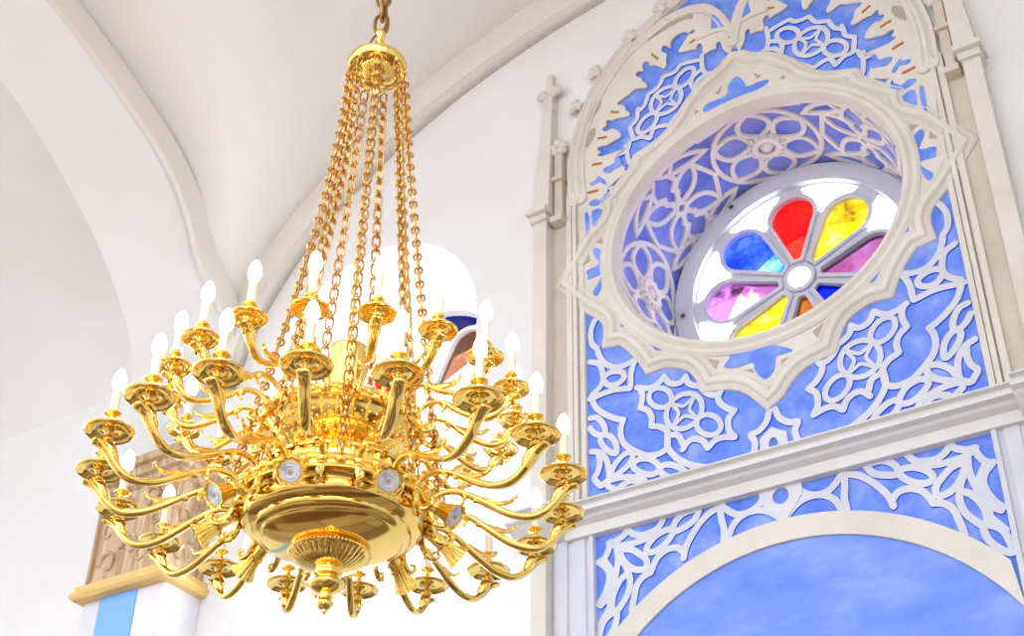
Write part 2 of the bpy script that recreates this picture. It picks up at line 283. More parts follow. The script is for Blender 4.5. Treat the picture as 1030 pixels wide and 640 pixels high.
G_JSON = '''{"star": [[[-0.007, -0.955], [-0.073, -0.874], [-0.14, -0.829], [-0.209, -0.81], [-0.262, -0.8]], [[-0.262, -0.8], [-0.284, -0.742], [-0.323, -0.682], [-0.373, -0.645], [-0.417, -0.626], [-0.467, -0.612], [-0.528, -0.616]], [[-0.528, -0.616], [-0.563, -0.546], [-0.607, -0.481], [-0.66, -0.425], [-0.719, -0.413]], [[-0.719, -0.413], [-0.714, -0.359], [-0.728, -0.293], [-0.775, -0.233], [-0.831, -0.181], [-0.96, -0.022]], [[-0.96, -0.017], [-0.835, 0.181], [-0.774, 0.232], [-0.722, 0.286], [-0.708, 0.338], [-0.715, 0.375]], [[-0.715, 0.375], [-0.685, 0.398], [-0.615, 0.465], [-0.562, 0.521], [-0.538, 0.575]], [[-0.538, 0.575], [-0.411, 0.623], [-0.321, 0.697], [-0.254, 0.792]], [[-0.254, 0.792], [-0.17, 0.874], [-0.075, 0.925], [-0.013, 0.977]]], "span": [[[-0.78, -0.266], [-0.809, -0.29], [-0.828, -0.344], [-0.823, -0.406], [-0.796, -0.445]], [[-0.796, -0.445], [-0.789, -0.477], [-0.766, -0.527], [-0.727, -0.565], [-0.689, -0.579], [-0.642, -0.577], [-0.591, -0.557]], [[-0.591, -0.557], [-0.615, -0.586], [-0.632, -0.638], [-0.634, -0.686], [-0.637, -0.709]], [[-0.637, -0.709], [-0.708, -0.692], [-0.762, -0.691], [-0.801, -0.696], [-0.841, -0.699]], [[-0.829, -0.705], [-0.803, -0.761], [-0.757, -0.808], [-0.705, -0.844], [-0.675, -0.857]], [[-0.675, -0.857], [-0.69, -0.895], [-0.689, -0.942], [-0.671, -0.982], [-0.642, -1.013], [-0.621, -1.031]], [[-0.621, -1.031], [-0.578, -1.062], [-0.527, -1.073], [-0.49, -1.065], [-0.471, -1.041], [-0.472, -0.992]], [[-0.837, -0.503], [-0.79, -0.529], [-0.773, -0.574], [-0.771, -0.624], [-0.793, -0.658], [-0.829, -0.681]], [[-0.768, -0.617], [-0.744, -0.596], [-0.705, -0.597], [-0.67, -0.617], [-0.667, -0.646], [-0.699, -0.664], [-0.742, -0.658], [-0.768, -0.617]], [[-0.839, -0.798], [-0.804, -0.807], [-0.774, -0.85], [-0.766, -0.891], [-0.777, -0.904], [-0.813, -0.886], [-0.842, -0.849]], [[-0.777, -0.904], [-0.745, -0.917], [-0.717, -0.96], [-0.714, -1.009], [-0.743, -0.997], [-0.777, -0.958], [-0.79, -0.923], [-0.777, -0.904]], [[-0.837, -0.967], [-0.795, -0.985], [-0.762, -1.033], [-0.752, -1.094], [-0.757, -1.142]], [[-0.802, -0.985], [-0.796, -1.037], [-0.808, -1.079], [-0.824, -1.104], [-0.795, -1.146]], [[-0.745, -1.104], [-0.725, -1.065], [-0.686, -1.032], [-0.641, -1.021]], [[-0.641, -1.025], [-0.639, -1.056], [-0.666, -1.089], [-0.712, -1.113], [-0.757, -1.129], [-0.791, -1.147]], [[-0.791, -1.147], [-0.742, -1.133], [-0.683, -1.136], [-0.624, -1.154], [-0.589, -1.178], [-0.581, -1.193]], [[-0.758, -1.16], [-0.717, -1.186], [-0.691, -1.171], [-0.647, -1.163], [-0.6, -1.183]], [[-0.636, -1.09], [-0.606, -1.072], [-0.555, -1.086], [-0.521, -1.123], [-0.515, -1.151], [-0.552, -1.16], [-0.594, -1.143], [-0.626, -1.115], [-0.636, -1.09]], [[-0.515, -1.151], [-0.5, -1.133], [-0.464, -1.139], [-0.423, -1.166], [-0.393, -1.2]], [[-0.515, -1.151], [-0.495, -1.18], [-0.46, -1.206]], [[-0.47, -0.989], [-0.473, -1.048], [-0.445, -1.101], [-0.395, -1.151], [-0.335, -1.192]], [[-0.437, -1.116], [-0.389, -1.156], [-0.328, -1.188], [-0.281, -1.211]], [[-0.013, -1.019], [-0.029, -1.066], [-0.066, -1.098], [-0.101, -1.106], [-0.087, -1.139], [-0.09, -1.174], [-0.106, -1.207]]], "loz": [[[-0.597, -0.717], [-0.581, -0.748], [-0.581, -0.784], [-0.592, -0.822]], [[-0.592, -0.822], [-0.557, -0.847], [-0.54, -0.887], [-0.544, -0.928]], [[-0.544, -0.928], [-0.506, -0.943], [-0.478, -0.967], [-0.461, -0.999]], [[-0.461, -0.999], [-0.436, -1.003], [-0.416, -1.02], [-0.4, -1.062]], [[-0.405, -1.085], [-0.38, -1.055], [-0.347, -1.05], [-0.31, -1.073], [-0.291, -1.111]], [[-0.291, -1.111], [-0.258, -1.084], [-0.216, -1.082], [-0.17, -1.096]], [[-0.17, -1.096], [-0.192, -1.056], [-0.192, -1.004], [-0.162, -0.971]], [[-0.162, -0.971], [-0.198, -0.946], [-0.224, -0.912], [-0.23, -0.876], [-0.213, -0.858]], [[-0.221, -0.872], [-0.256, -0.866], [-0.287, -0.839], [-0.306, -0.805]], [[-0.306, -0.805], [-0.338, -0.791], [-0.362, -0.768], [-0.371, -0.735]], [[-0.371, -0.736], [-0.4, -0.758], [-0.444, -0.746], [-0.472, -0.703]], [[-0.472, -0.703], [-0.503, -0.728], [-0.549, -0.736], [-0.605, -0.715]]], "pan": [[[-0.063, -1.372], [-0.075, -1.404], [-0.11, -1.434], [-0.153, -1.446], [-0.192, -1.44], [-0.226, -1.414], [-0.256, -1.378]], [[-0.01, -1.506], [-0.042, -1.475], [-0.083, -1.45], [-0.134, -1.444], [-0.177, -1.456], [-0.211, -1.485], [-0.229, -1.521], [-0.238, -1.543]], [[-0.26, -1.386], [-0.257, -1.439], [-0.249, -1.49], [-0.254, -1.544]], [[-0.248, -1.387], [-0.302, -1.402], [-0.347, -1.434], [-0.39, -1.483], [-0.419, -1.53], [-0.43, -1.571]], [[-0.425, -1.549], [-0.453, -1.52], [-0.495, -1.515], [-0.539, -1.535], [-0.563, -1.568], [-0.576, -1.598]], [[-0.576, -1.597], [-0.612, -1.608], [-0.642, -1.639], [-0.654, -1.682], [-0.662, -1.719], [-0.667, -1.756]], [[-0.468, -1.436], [-0.496, -1.429], [-0.542, -1.441], [-0.579, -1.469], [-0.591, -1.498], [-0.566, -1.511], [-0.521, -1.498], [-0.484, -1.468], [-0.468, -1.436]], [[-0.349, -1.377], [-0.369, -1.412], [-0.403, -1.432], [-0.449, -1.445], [-0.474, -1.442]], [[-0.474, -1.442], [-0.455, -1.402], [-0.417, -1.375], [-0.368, -1.371]], [[-0.51, -1.376], [-0.535, -1.41], [-0.568, -1.421], [-0.609, -1.425], [-0.647, -1.41], [-0.676, -1.38]], [[-0.543, -1.435], [-0.617, -1.448], [-0.669, -1.449], [-0.716, -1.444], [-0.741, -1.437]], [[-0.676, -1.38], [-0.689, -1.401], [-0.727, -1.419], [-0.763, -1.421]], [[-0.755, -1.419], [-0.766, -1.454], [-0.786, -1.486], [-0.813, -1.496]], [[-0.71, -1.467], [-0.665, -1.474], [-0.626, -1.502], [-0.594, -1.538], [-0.597, -1.572], [-0.629, -1.573], [-0.663, -1.557], [-0.691, -1.526], [-0.708, -1.493], [-0.71, -1.467]], [[-0.728, -1.446], [-0.722, -1.496], [-0.73, -1.55], [-0.74, -1.591], [-0.743, -1.62]], [[-0.741, -1.566], [-0.761, -1.533], [-0.781, -1.5]], [[-0.813, -1.496], [-0.779, -1.526], [-0.765, -1.56], [-0.769, -1.599], [-0.789, -1.645], [-0.815, -1.679]], [[-0.677, -1.582], [-0.706, -1.591], [-0.732, -1.622], [-0.751, -1.665], [-0.754, -1.709], [-0.738, -1.729], [-0.71, -1.703], [-0.683, -1.665], [-0.671, -1.618], [-0.677, -1.582]], [[-0.738, -1.729], [-0.765, -1.736], [-0.798, -1.763], [-0.814, -1.809], [-0.819, -1.851], [-0.785, -1.838], [-0.751, -1.799], [-0.736, -1.759], [-0.738, -1.729]], [[-0.742, -1.613], [-0.768, -1.654], [-0.807, -1.687]], [[-0.77, -1.658], [-0.765, -1.702], [-0.787, -1.735], [-0.809, -1.766]], [[-0.705, -1.511], [-0.684, -1.55], [-0.676, -1.586]]], "up": [[[-0.171, 1.093], [-0.175, 1.014], [-0.157, 0.957], [-0.094, 0.946], [-0.025, 0.983]], [[-0.16, 0.953], [-0.203, 0.933], [-0.227, 0.893], [-0.218, 0.841]], [[-0.14, 0.943], [-0.135, 0.888], [-0.159, 0.853]], [[-0.174, 1.062], [-0.245, 1.08], [-0.291, 1.086]], [[-0.291, 1.086], [-0.323, 1.054], [-0.388, 1.052]], [[-0.388, 1.052], [-0.417, 1.0], [-0.475, 0.973]], [[-0.475, 0.973], [-0.499, 0.913], [-0.539, 0.886]], [[-0.534, 0.907], [-0.539, 0.873], [-0.545, 0.839], [-0.584, 0.805]], [[-0.584, 0.805], [-0.574, 0.754], [-0.567, 0.717]], [[-0.567, 0.717], [-0.52, 0.713], [-0.477, 0.681]], [[-0.477, 0.681], [-0.455, 0.733], [-0.412, 0.732], [-0.373, 0.717]], [[-0.373, 0.717], [-0.34, 0.75], [-0.295, 0.79]], [[-0.287, 0.796], [-0.26, 0.831], [-0.225, 0.86], [-0.241, 0.927]], [[-0.241, 0.927], [-0.229, 0.968], [-0.187, 0.994]], [[-0.587, 0.714], [-0.608, 0.662], [-0.668, 0.658], [-0.721, 0.659]], [[-0.611, 0.695], [-0.604, 0.641], [-0.597, 0.587], [-0.579, 0.554]], [[-0.629, 0.556], [-0.681, 0.535], [-0.712, 0.494], [-0.696, 0.457]], [[-0.831, 0.386], [-0.78, 0.371], [-0.733, 0.368]], [[-0.819, 0.371], [-0.807, 0.312], [-0.81, 0.237]]], "fringe": [[[-0.023, 1.009], [-0.049, 1.049], [-0.061, 1.083], [-0.064, 1.115], [-0.078, 1.13], [-0.092, 1.119], [-0.091, 1.094], [-0.121, 1.093], [-0.155, 1.084], [-0.164, 1.107], [-0.162, 1.148], [-0.175, 1.171], [-0.192, 1.164], [-0.198, 1.14], [-0.219, 1.151], [-0.253, 1.158], [-0.292, 1.174], [-0.276, 1.198], [-0.258, 1.221], [-0.243, 1.241], [-0.229, 1.259], [-0.208, 1.254], [-0.196, 1.265], [-0.202, 1.285], [-0.217, 1.282], [-0.233, 1.274], [-0.253, 1.294], [-0.279, 1.299], [-0.315, 1.285], [-0.334, 1.257], [-0.334, 1.22], [-0.356, 1.252], [-0.378, 1.258], [-0.386, 1.235], [-0.376, 1.212], [-0.358, 1.192], [-0.365, 1.163], [-0.363, 1.123], [-0.377, 1.101], [-0.398, 1.12], [-0.41, 1.135], [-0.436, 1.156], [-0.453, 1.157], [-0.457, 1.183], [-0.473, 1.203], [-0.491, 1.201], [-0.497, 1.177], [-0.494, 1.142], [-0.52, 1.156], [-0.536, 1.142], [-0.526, 1.115], [-0.504, 1.098], [-0.501, 1.075], [-0.48, 1.048], [-0.479, 1.02], [-0.512, 1.032], [-0.547, 1.042], [-0.577, 1.025], [-0.604, 1.017], [-0.627, 1.006], [-0.645, 0.999], [-0.641, 0.979], [-0.615, 0.966], [-0.602, 0.946], [-0.599, 0.923], [-0.579, 0.893], [-0.587, 0.88], [-0.618, 0.885], [-0.652, 0.896], [-0.679, 0.893], [-0.701, 0.909], [-0.714, 0.903], [-0.711, 0.877], [-0.733, 0.869], [-0.735, 0.852], [-0.712, 0.833], [-0.685, 0.837], [-0.655, 0.814], [-0.638, 0.79], [-0.631, 0.769], [-0.648, 0.758], [-0.688, 0.751], [-0.714, 0.743], [-0.745, 0.754], [-0.767, 0.752], [-0.763, 0.734], [-0.75, 0.713], [-0.768, 0.706], [-0.755, 0.688], [-0.712, 0.674], [-0.659, 0.676], [-0.616, 0.671]]], "pockets": [[[-0.647, 0.64], [-0.667, 0.637], [-0.672, 0.606], [-0.701, 0.599], [-0.733, 0.593], [-0.732, 0.575], [-0.702, 0.554], [-0.667, 0.566], [-0.635, 0.574]], [[-0.811, 0.537], [-0.803, 0.517], [-0.772, 0.52], [-0.755, 0.52], [-0.734, 0.496], [-0.721, 0.502], [-0.741, 0.537], [-0.767, 0.561], [-0.778, 0.543]], [[-0.818, 0.41], [-0.805, 0.391], [-0.771, 0.38], [-0.741, 0.386], [-0.701, 0.423], [-0.727, 0.429], [-0.753, 0.406], [-0.787, 0.423]], [[-0.841, 0.356], [-0.822, 0.338], [-0.821, 0.241], [-0.836, 0.208]], [[-0.802, 0.354], [-0.746, 0.343], [-0.756, 0.301], [-0.795, 0.255]]], "slits": [[[-0.437, 1.228], [-0.408, 1.182]], [[-0.223, 1.197], [-0.182, 1.213]], [[-0.017, 1.129], [-0.023, 1.082]], [[-0.678, 0.949], [-0.643, 0.929]], [[-0.757, 0.806], [-0.713, 0.794]], [[-0.793, 0.648], [-0.746, 0.636]], [[-0.821, 0.48], [-0.769, 0.472]], [[0.138, 1.236], [0.186, 1.219]]], "fl_bot": [[[-0.249, -0.662], [-0.158, -0.705], [-0.19, -0.749], [-0.135, -0.773], [-0.061, -0.772], [-0.054, -0.815], [-0.016, -0.868], [0.026, -0.842], [0.043, -0.779], [0.067, -0.775], [0.116, -0.769], [0.011, -0.709], [-0.129, -0.693]]], "fl_top": [[[-0.188, 0.729], [-0.153, 0.753], [-0.063, 0.759], [-0.05, 0.814], [-0.002, 0.853], [0.033, 0.797], [0.042, 0.762], [0.106, 0.76], [0.153, 0.751], [0.127, 0.724], [0.022, 0.716], [-0.092, 0.702], [-0.165, 0.697]]], "fl_left": [[[-0.798, 0.128], [-0.803, 0.093], [-0.771, 0.025], [-0.838, 0.01], [-0.834, -0.024], [-0.831, -0.044], [-0.768, -0.04], [-0.773, -0.075], [-0.807, -0.125], [-0.799, -0.154], [-0.774, -0.137], [-0.76, -0.053], [-0.754, 0.073], [-0.769, 0.112]]], "chips": [[[-0.695, -0.284], [-0.686, -0.373], [-0.628, -0.402]], [[-0.553, -0.484], [-0.499, -0.56], [-0.428, -0.578]], [[-0.621, 0.398], [-0.675, 0.373], [-0.683, 0.308]], [[-0.438, 0.559], [-0.505, 0.55], [-0.538, 0.48]]], "grey": [[[-0.268, -0.68], [-0.209, -0.711], [-0.228, -0.749]], [[-0.12, -0.805], [-0.084, -0.8], [-0.07, -0.833]], [[0.065, -0.801], [0.106, -0.796], [0.054, -0.843]], [[-0.121, 0.798], [-0.082, 0.83], [-0.097, 0.786]], [[-0.234, 0.716], [-0.228, 0.748], [-0.208, 0.729]], [[-0.789, 0.157], [-0.752, 0.18], [-0.755, 0.139]], [[-0.858, 0.05], [-0.828, 0.103], [-0.82, 0.063]], [[-0.835, 0.926], [-0.798, 1.004], [-0.746, 1.077], [-0.739, 1.019], [-0.785, 0.966]], [[-0.829, 0.796], [-0.818, 0.865], [-0.777, 0.888], [-0.774, 0.844], [-0.797, 0.802], [-0.825, 0.773]]]}'''
# ------------------------------------------------------------------ the wall with its two openings
NA = 96
RX, RZ = .70, .648                        # mouth of the rose recess
WX, WR = -2.15, .68                       # arched recess of the left window
WBOT = -2.75
ell = lambda rx, rz, n=NA: [(rx*math.cos(2*PI*k/n), rz*math.sin(2*PI*k/n)) for k in range(n)]
archpoly = [(WX+WR, WBOT)]+[(WX+WR*math.cos(PI*k/40), WR*math.sin(PI*k/40)) for k in range(41)]+[(WX-WR, WBOT)]
w = plate('wall_back', [[(-7, -5.16), (6, -5.16), (6, 3.2), (-7, 3.2)], ell(RX, RZ), archpoly], -.06, 0, [M_plaster])
struct(w, 'white plastered wall behind the chandelier', 'wall')

# recess of the left window: splay-less reveal
bm = bmesh.new()
ol = archpoly+[archpoly[0]]
for (x0, z0), (x1, z1) in zip(ol, ol[1:]):
    bm.faces.new([bm.verts.new(P(x0, z0, .058)), bm.verts.new(P(x1, z1, .058)), bm.verts.new(P(x1, z1, .56)), bm.verts.new(P(x0, z0, .56))])
rv = from_bm('trim_1', bm, [M_reveal], None, False); struct(rv, 'white reveal of the arched window recess', 'window reveal')

# ------------------------------------------------------------------ rose windows
G_red = glass('red_glass', (.36,.0012,.0012,1), (.48,.007,.004,1), 3.2, .35, .62)
G_yel = glass('yellow_glass', (.07,.045,0,1), (.60,.46,.03,1), 6.5, .36, .62, (.50,.31,.0008,1))
G_pur = glass('purple_glass', (.034,.006,.024,1), (.055,.018,.052,1), 4.0, .38, .60)
G_vio = glass('violet_glass', (.050,.015,.050,1), (.40,.14,.60,1), 2.6, .42, .52)
G_blu = glass('blue_glass', (.0,.0006,.07,1), (.0,.0012,.10,1), 3.0)
G_cya = glass('pale_blue_glass', (.003,.022,.45,1), (.050,.12,.90,1), 5.5, .38, .60, (.014,.06,.75,1))
G_ora = glass('orange_glass', (.050,.0025,.0008,1), (.060,.019,.002,1), 6.0, .40, .60)
G_clr = glass('clear_glass', (.95,.97,.97,1), (1,1,1,1), 3)
M_outer = mat('outer_reveal', srgb(218,215,210), .9)
G_salmon = glass('salmon_glass', (.05,.018,.008,1), (.07,.03,.018,1), 6)
G_milk = milk_glass()
def petal_outline(a, r0=.085, r1=.497, hw=.122, n=14, grow=0.0):
    """teardrop along direction a (radians)"""
    rc = r1-hw; pts = []; R = hw+grow; phi = math.acos(min(1, (hw-.012)/(rc-r0)))
    th = PI/2+0.28
    for k in range(n+1):
        t = -th+2*th*k/n; pts.append((rc+R*math.cos(t), R*math.sin(t)))
    pts += [(r0-grow*.3, .016+grow*.9), (r0-grow*.3, -.016-grow*.9)]
    c, s = math.cos(a), math.sin(a)
    return [(x*c-y*s, x*s+y*c) for x, y in pts]
def rose(parent, cx, cz, depth, glasses, corner={}, MF=None):
    MF = MF or M_winframe
    sh = lambda pl: [(cx+x, cz+z) for x, z in pl]
    holes = [sh(petal_outline(PI/4*k, .10, .485, .112)) for k in range(8)]
    cor = []
    for k in range(8):
        a = PI/4*k+PI/8; q = []
        ro, ri = .545, .40
        da = .30
        L = [(ro*math.cos(a+da*(t/6-1)), ro*math.sin(a+da*(t/6-1))) for t in range(13)]
        # inner sides follow the neighbouring petals
        inner = []
        for t in range(7):
            f = t/6; rr = .50-(.50-.372)*(1-abs(2*f-1)**1.5); aa = a+da*.86*(1-2*f)
            inner.append((rr*math.cos(aa), rr*math.sin(aa)))
        cor.append(sh(L+inner))
    hub = sh([(.062*math.cos(2*PI*k/24), .062*math.sin(2*PI*k/24)) for k in range(24)])
    ring = sh([(.655*math.cos(2*PI*k/72), .655*math.sin(2*PI*k/72)) for k in range(72)])
    fr = plate('window_frame', [ring]+holes+cor+[hub], -depth-.03, -depth+.012, [MF]); reparent(fr, parent)
    # raised roll mouldings: outer ring, the petals, the hub
    bm = bmesh.new()
    mpz = lambda u, v, h: P(cx+u, cz+v, depth-.012-h)
    for R_, wd, hh in ((.600, .085, .035), (.565, .03, .03)):
        ribbon(bm, V2([(R_*math.cos(2*PI*k/72), R_*math.sin(2*PI*k/72)) for k in range(72)]), band_prof(wd, hh), mpz, True)
    for k in range(8):
        ribbon(bm, V2(petal_outline(PI/4*k, .10, .485, .112, grow=.008)), band_prof(.02, .014), mpz, True)
    ribbon(bm, V2([(.068*math.cos(2*PI*k/24), .068*math.sin(2*PI*k/24)) for k in range(24)]), band_prof(.022, .018), mpz, True)
    md = from_bm('tracery_moulding', bm, [MF]); reparent(md, parent)
    for k in range(8):
        g, lb = glasses[k]
        p = plate('petal_pane', [sh(petal_outline(PI/4*k, .095, .492, .119))], -depth-.012, -depth-.008, [g]); reparent(p, parent); p['label'] = lb
        p = plate('corner_pane', [cor[k]], -depth-.012, -depth-.008, [corner.get(k, G_milk)]); reparent(p, parent)
    p = plate('hub_pane', [hub], -depth-.012, -depth-.008, [G_milk]); reparent(p, parent)
    # the masonry tube outside the glass
    bm = bmesh.new(); n = 64; A = []; B = []
    for k in range(n):
        a = 2*PI*k/n; x, z = cx+.60*math.cos(a), cz+.60*math.sin(a)
        A.append(bm.verts.new(P(x, z, depth+.03))); B.append(bm.verts.new(P(x, z, depth+.42)))
    for k in range(n): bm.faces.new((A[k], A[(k+1) % n], B[(k+1) % n], B[k]))
    o = from_bm('outer_reveal', bm, [M_outer]); reparent(o, parent)

gl1 = [(G_pur, 'purple petal pane'), (G_yel, 'streaky yellow petal pane'), (G_red, 'red petal pane'), (G_cya, 'blue and white petal pane'),
       (G_vio, 'violet and white petal pane'), (G_yel, 'streaky yellow petal pane'), (G_ora, 'orange red petal pane'), (G_blu, 'deep blue petal pane')]
win = empty('window_1', P(0, 0, .55), 'round stained glass window with eight coloured petals in the blue recess', 'window'); win['kind'] = 'structure'
rose(win, 0, 0, .55, gl1)
# small iron hooks on the rim of the frame
for (x, z) in ((-.30, .535), (-.60, -.02)):
    bm = bmesh.new(); tube(bm, [P(x, z, .50), P(x+.004, z-.012, .485), P(x+.018, z-.012, .478)], .012, 8)
    h = from_bm('hook', bm, [M_iron]); reparent(h, win)

win2 = empty('window_2', P(WX, 0, .55), 'tall arched window with a small rose, blown out by daylight behind the candles', 'window'); win2['kind'] = 'structure'
gl2 = [(G_clr, 'clear petal pane'), (G_salmon, 'salmon petal pane'), (G_clr, 'clear petal pane'), (G_red, 'red petal pane'),
       (G_clr, 'clear petal pane'), (G_clr, 'clear petal pane'), (G_clr, 'clear petal pane'), (G_clr, 'clear petal pane')]
rose(win2, WX, 0, .55, gl2, {1: G_blu}, M_reveal)
bm = bmesh.new()
for x in (-.56, -.19, .19, .56): wbox(bm, WX+x-.02, WX+x+.02, WBOT, -.66 if abs(x) < .3 else -.35, .54, .59, .004)
for z in (-.70, -1.45, -2.2): wbox(bm, WX-.68, WX+.68, z-.02, z+.02, .545, .585, .004)
o = from_bm('mullions', bm, [M_reveal]); reparent(o, win2)
o = plate('lower_panes', [[(WX-.68, WBOT), (WX+.68, WBOT), (WX+.68, -.70), (WX-.68, -.70)]], -.572, -.568, [G_clr]); reparent(o, win2)
# glass spandrels round the rose
sp = [(WX+.68*math.cos(PI*k/32), .68*math.sin(PI*k/32)) for k in range(33)]
sp = [(WX+.68, -.70)]+sp+[(WX-.68, -.70)]
o = plate('spandrel_panes', [sp, [(WX+.65*math.cos(2*PI*k/48), .65*math.sin(2*PI*k/48)) for k in range(48)]], -.572, -.568, [G_clr]); reparent(o, win2)

# ------------------------------------------------------------------ blue recess round the rose window
rec = empty('window_recess', P(0, 0, .27), 'round blue painted recess with flower tracery leading to the stained glass', 'recess')
def cylmap(u, v, h):
    """u: angle in degrees, scaled; v: depth; h: height above the recess skin"""
    a = u/.655; t = max(0, min(1, v/.56)); rx = (RX*(1-t)+.655*t)-h; rz = (RZ*(1-t)+.655*t)-h
    return P(rx*math.cos(a), rz*math.sin(a), v)
bm = bmesh.new(); prev = None
for j in range(9):
    ring = [bm.verts.new(cylmap(.655*2*PI*k/NA, .56*j/8, 0)) for k in range(NA)]
    if prev:
        for k in range(NA): bm.faces.new((prev[k], prev[(k+1) % NA], ring[(k+1) % NA], ring[k]))
    prev = ring
o = from_bm('recess_skin', bm, [M_rblue]); reparent(o, rec)
BP = band_prof(.023, .012)
def arcpts(cu, cv, ru, rv, a0, a1, n=14, rot=0):
    out = []
    for k in range(n+1):
        a = math.radians(a0+(a1-a0)*k/n); x, y = ru*math.cos(a), rv*math.sin(a); c, s = math.cos(rot), math.sin(rot)
        out.append((cu+x*c-y*s, cv+x*s+y*c))
    return out
def lens(p, q, w, n=8):
    p, q = Vector(p), Vector(q); d = q-p; nn = Vector((-d.y, d.x)).normalized(); L = d.length; A, B = [], []
    for k in range(n+1):
        t = k/n; b = w*math.sin(PI*t)**.8; A.append(p+d*t+nn*b); B.append(p+d*t-nn*b)
    return A+B[::-1][1:]
def flat(pts): return V2([(p[0], p[1]) for p in pts])
RR = .655; vc = .285
def rec_rosette(deg):
    bm = bmesh.new(); u0 = RR*math.radians(deg)
    ribbon(bm, flat(arcpts(u0, vc, .262, .250, 0, 360, 40)), BP, cylmap, False, (0, 0))
    for k in range(6):
        a = PI/2+PI/3*k
        ribbon(bm, flat(lens((u0+.07*math.cos(a), vc+.07*math.sin(a)), (u0+.255*math.cos(a), vc+.245*math.sin(a)), .075)), BP, cylmap, True)
    o = from_bm('rosette', bm, [M_rwhite]); reparent(o, rec)
    bm = bmesh.new()
    for k in range(14):
        a = 2*PI*k/14; sphere(bm, cylmap(u0+.080*math.cos(a), vc+.080*math.sin(a), .012), .026, 8, 6)
    ribbon(bm, flat(arcpts(u0, vc, .058, .058, 0, 360, 20)), band_prof(.03, .03), cylmap)
    c = cylmap(u0, vc, .0); sphere(bm, c, .06, 12, 8)
    b = from_bm('flower_boss', bm, [M_rwhite]); reparent(b, rec)
def rec_cross(deg):
    bm = bmesh.new(); u0 = RR*math.radians(deg)
    for su in (-1, 1):
        for sv in (-1, 1):
            ribbon(bm, flat(lens((u0+su*.02, vc+sv*.02), (u0+su*.175, vc+sv*.155), .052)), BP, cylmap, True)
    ribbon(bm, flat([(u0-.035, vc), (u0, vc-.035), (u0+.035, vc), (u0, vc+.035)]), band_prof(.018, .016), cylmap, True)
    for sv in (-1, 1):
        for su in (-1, 1):
            ribbon(bm, V2([(u0+su*.012, vc+sv*.05), (u0+su*.045, vc+sv*.085), (u0+su*.03, vc+sv*.115), (u0+su*.075, vc+sv*.15), (u0+su*.06, vc+sv*.20), (u0+su*.10, vc+sv*.235)]), BP, cylmap)
    for su in (-1, 1):
        for sv in (-1, 1):
            ribbon(bm, flat(lens((u0+su*.015, vc+sv*.245), (u0+su*.262, vc+sv*.170), .036)), BP, cylmap, True)
            ribbon(bm, flat(catmull([(u0+su*.175, vc+sv*.155), (u0+su*.20, vc+sv*.09), (u0+su*.232, vc)], 5)), BP, cylmap)
    o = from_bm('cross_tracery', bm, [M_rwhite]); reparent(o, rec)
for d in (0, 90, 180, 270): rec_rosette(d)
for d in (45, 135, 225, 315): rec_cross(d)
bm = bmesh.new()
for vv in (.018, .548):
    ribbon(bm, V2([(RR*2*PI*k/NA, vv) for k in range(NA+1)]), band_prof(.03, .016), cylmap)
o = from_bm('border_band', bm, [M_rwhite]); reparent(o, rec)

# ------------------------------------------------------------------ tracery of the upper field
G = json.loads(G_JSON)
TR = empty('tracery_panel', P(0, -.2, 0), 'blue and white gothic tracery panel around the round stained glass window', 'tracery')
sub_arch = [(-.86, .45), (-.872, .60), (-.868, .75), (-.837, .904), (-.751, 1.104), (-.60, 1.29), (-.476, 1.365), (-.384, 1.412), (-.296, 1.431), (-.206, 1.426), (-.122, 1.385), (-.06, 1.29), (-.022, 1.18), (0, 1.08)]
out_arch = [(-.90, .45), (-.905, .62), (-.897, .74), (-.862, .914), (-.775, 1.13), (-.615, 1.331), (-.42, 1.46), (-.25, 1.545), (-.10, 1.64), (0, 1.78)]
SA = [(p.x, p.y) for p in catmull(sub_arch, 4)]; OA = [(p.x, p.y) for p in catmull(out_arch, 4)]
field = [(-.905, -1.22)]+OA+mir(OA)[::-1]+[(.905, -1.22)]
o = plate('blue_field', [field, ell(RX, RZ)], 0, .006, [M_blue]); reparent(o, TR)
# white ground between the star and the ring
starL = []
for s in G['star']:
    q = catmull(s, 5); starL += q if not starL else q[1:]
star = starL+[Vector((-p.x, p.y)) for p in starL[::-1]][1:-1]
o = plate('star_ground', [[(p.x, p.y) for p in star], ell(RX+.01, RZ+.01)], .002, .016, [M_cream]); reparent(o, TR)
def inset(name, poly, h0, h1, m, sgn=1, sm=True):
    pl = [(x*sgn, z) for x, z in poly]
    q = plate(name, [smooth_poly(pl) if sm else pl], h0, h1, m); reparent(q, TR); return q
for key in ('fl_bot', 'fl_top'): inset('flower_inset', G[key][0], .012, .020, [M_blue])
for s in (1, -1):
    inset('flower_inset', G['fl_left'][0], .012, .020, [M_blue], s)
    for c in G['chips']: inset('corner_inset', c, .012, .019, [M_blue], s, False)
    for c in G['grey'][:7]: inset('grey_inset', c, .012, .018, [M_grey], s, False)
MP = [(-.050, 0), (-.046, .018), (-.034, .026), (-.022, .018), (-.012, .034), (0, .038), (.012, .034), (.022, .018), (.034, .026), (.046, .018), (.050, 0)]
bm = bmesh.new(); ribbon(bm, star, MP, wallmap, True, (0, 0), 1.9)
o = from_bm('star_frame', bm, [M_cream]); reparent(o, TR)
RP = [(-.045, 0), (-.040, .022), (-.026, .032), (-.006, .026), (.010, .040), (.028, .036), (.040, .018), (.045, -.01)]
bm = bmesh.new(); ribbon(bm, V2(ell(.728, .676)), RP, wallmap, True)
o = from_bm('ring_frame', bm, [M_cream]); reparent(o, TR)
W0, H0 = .0295, .014
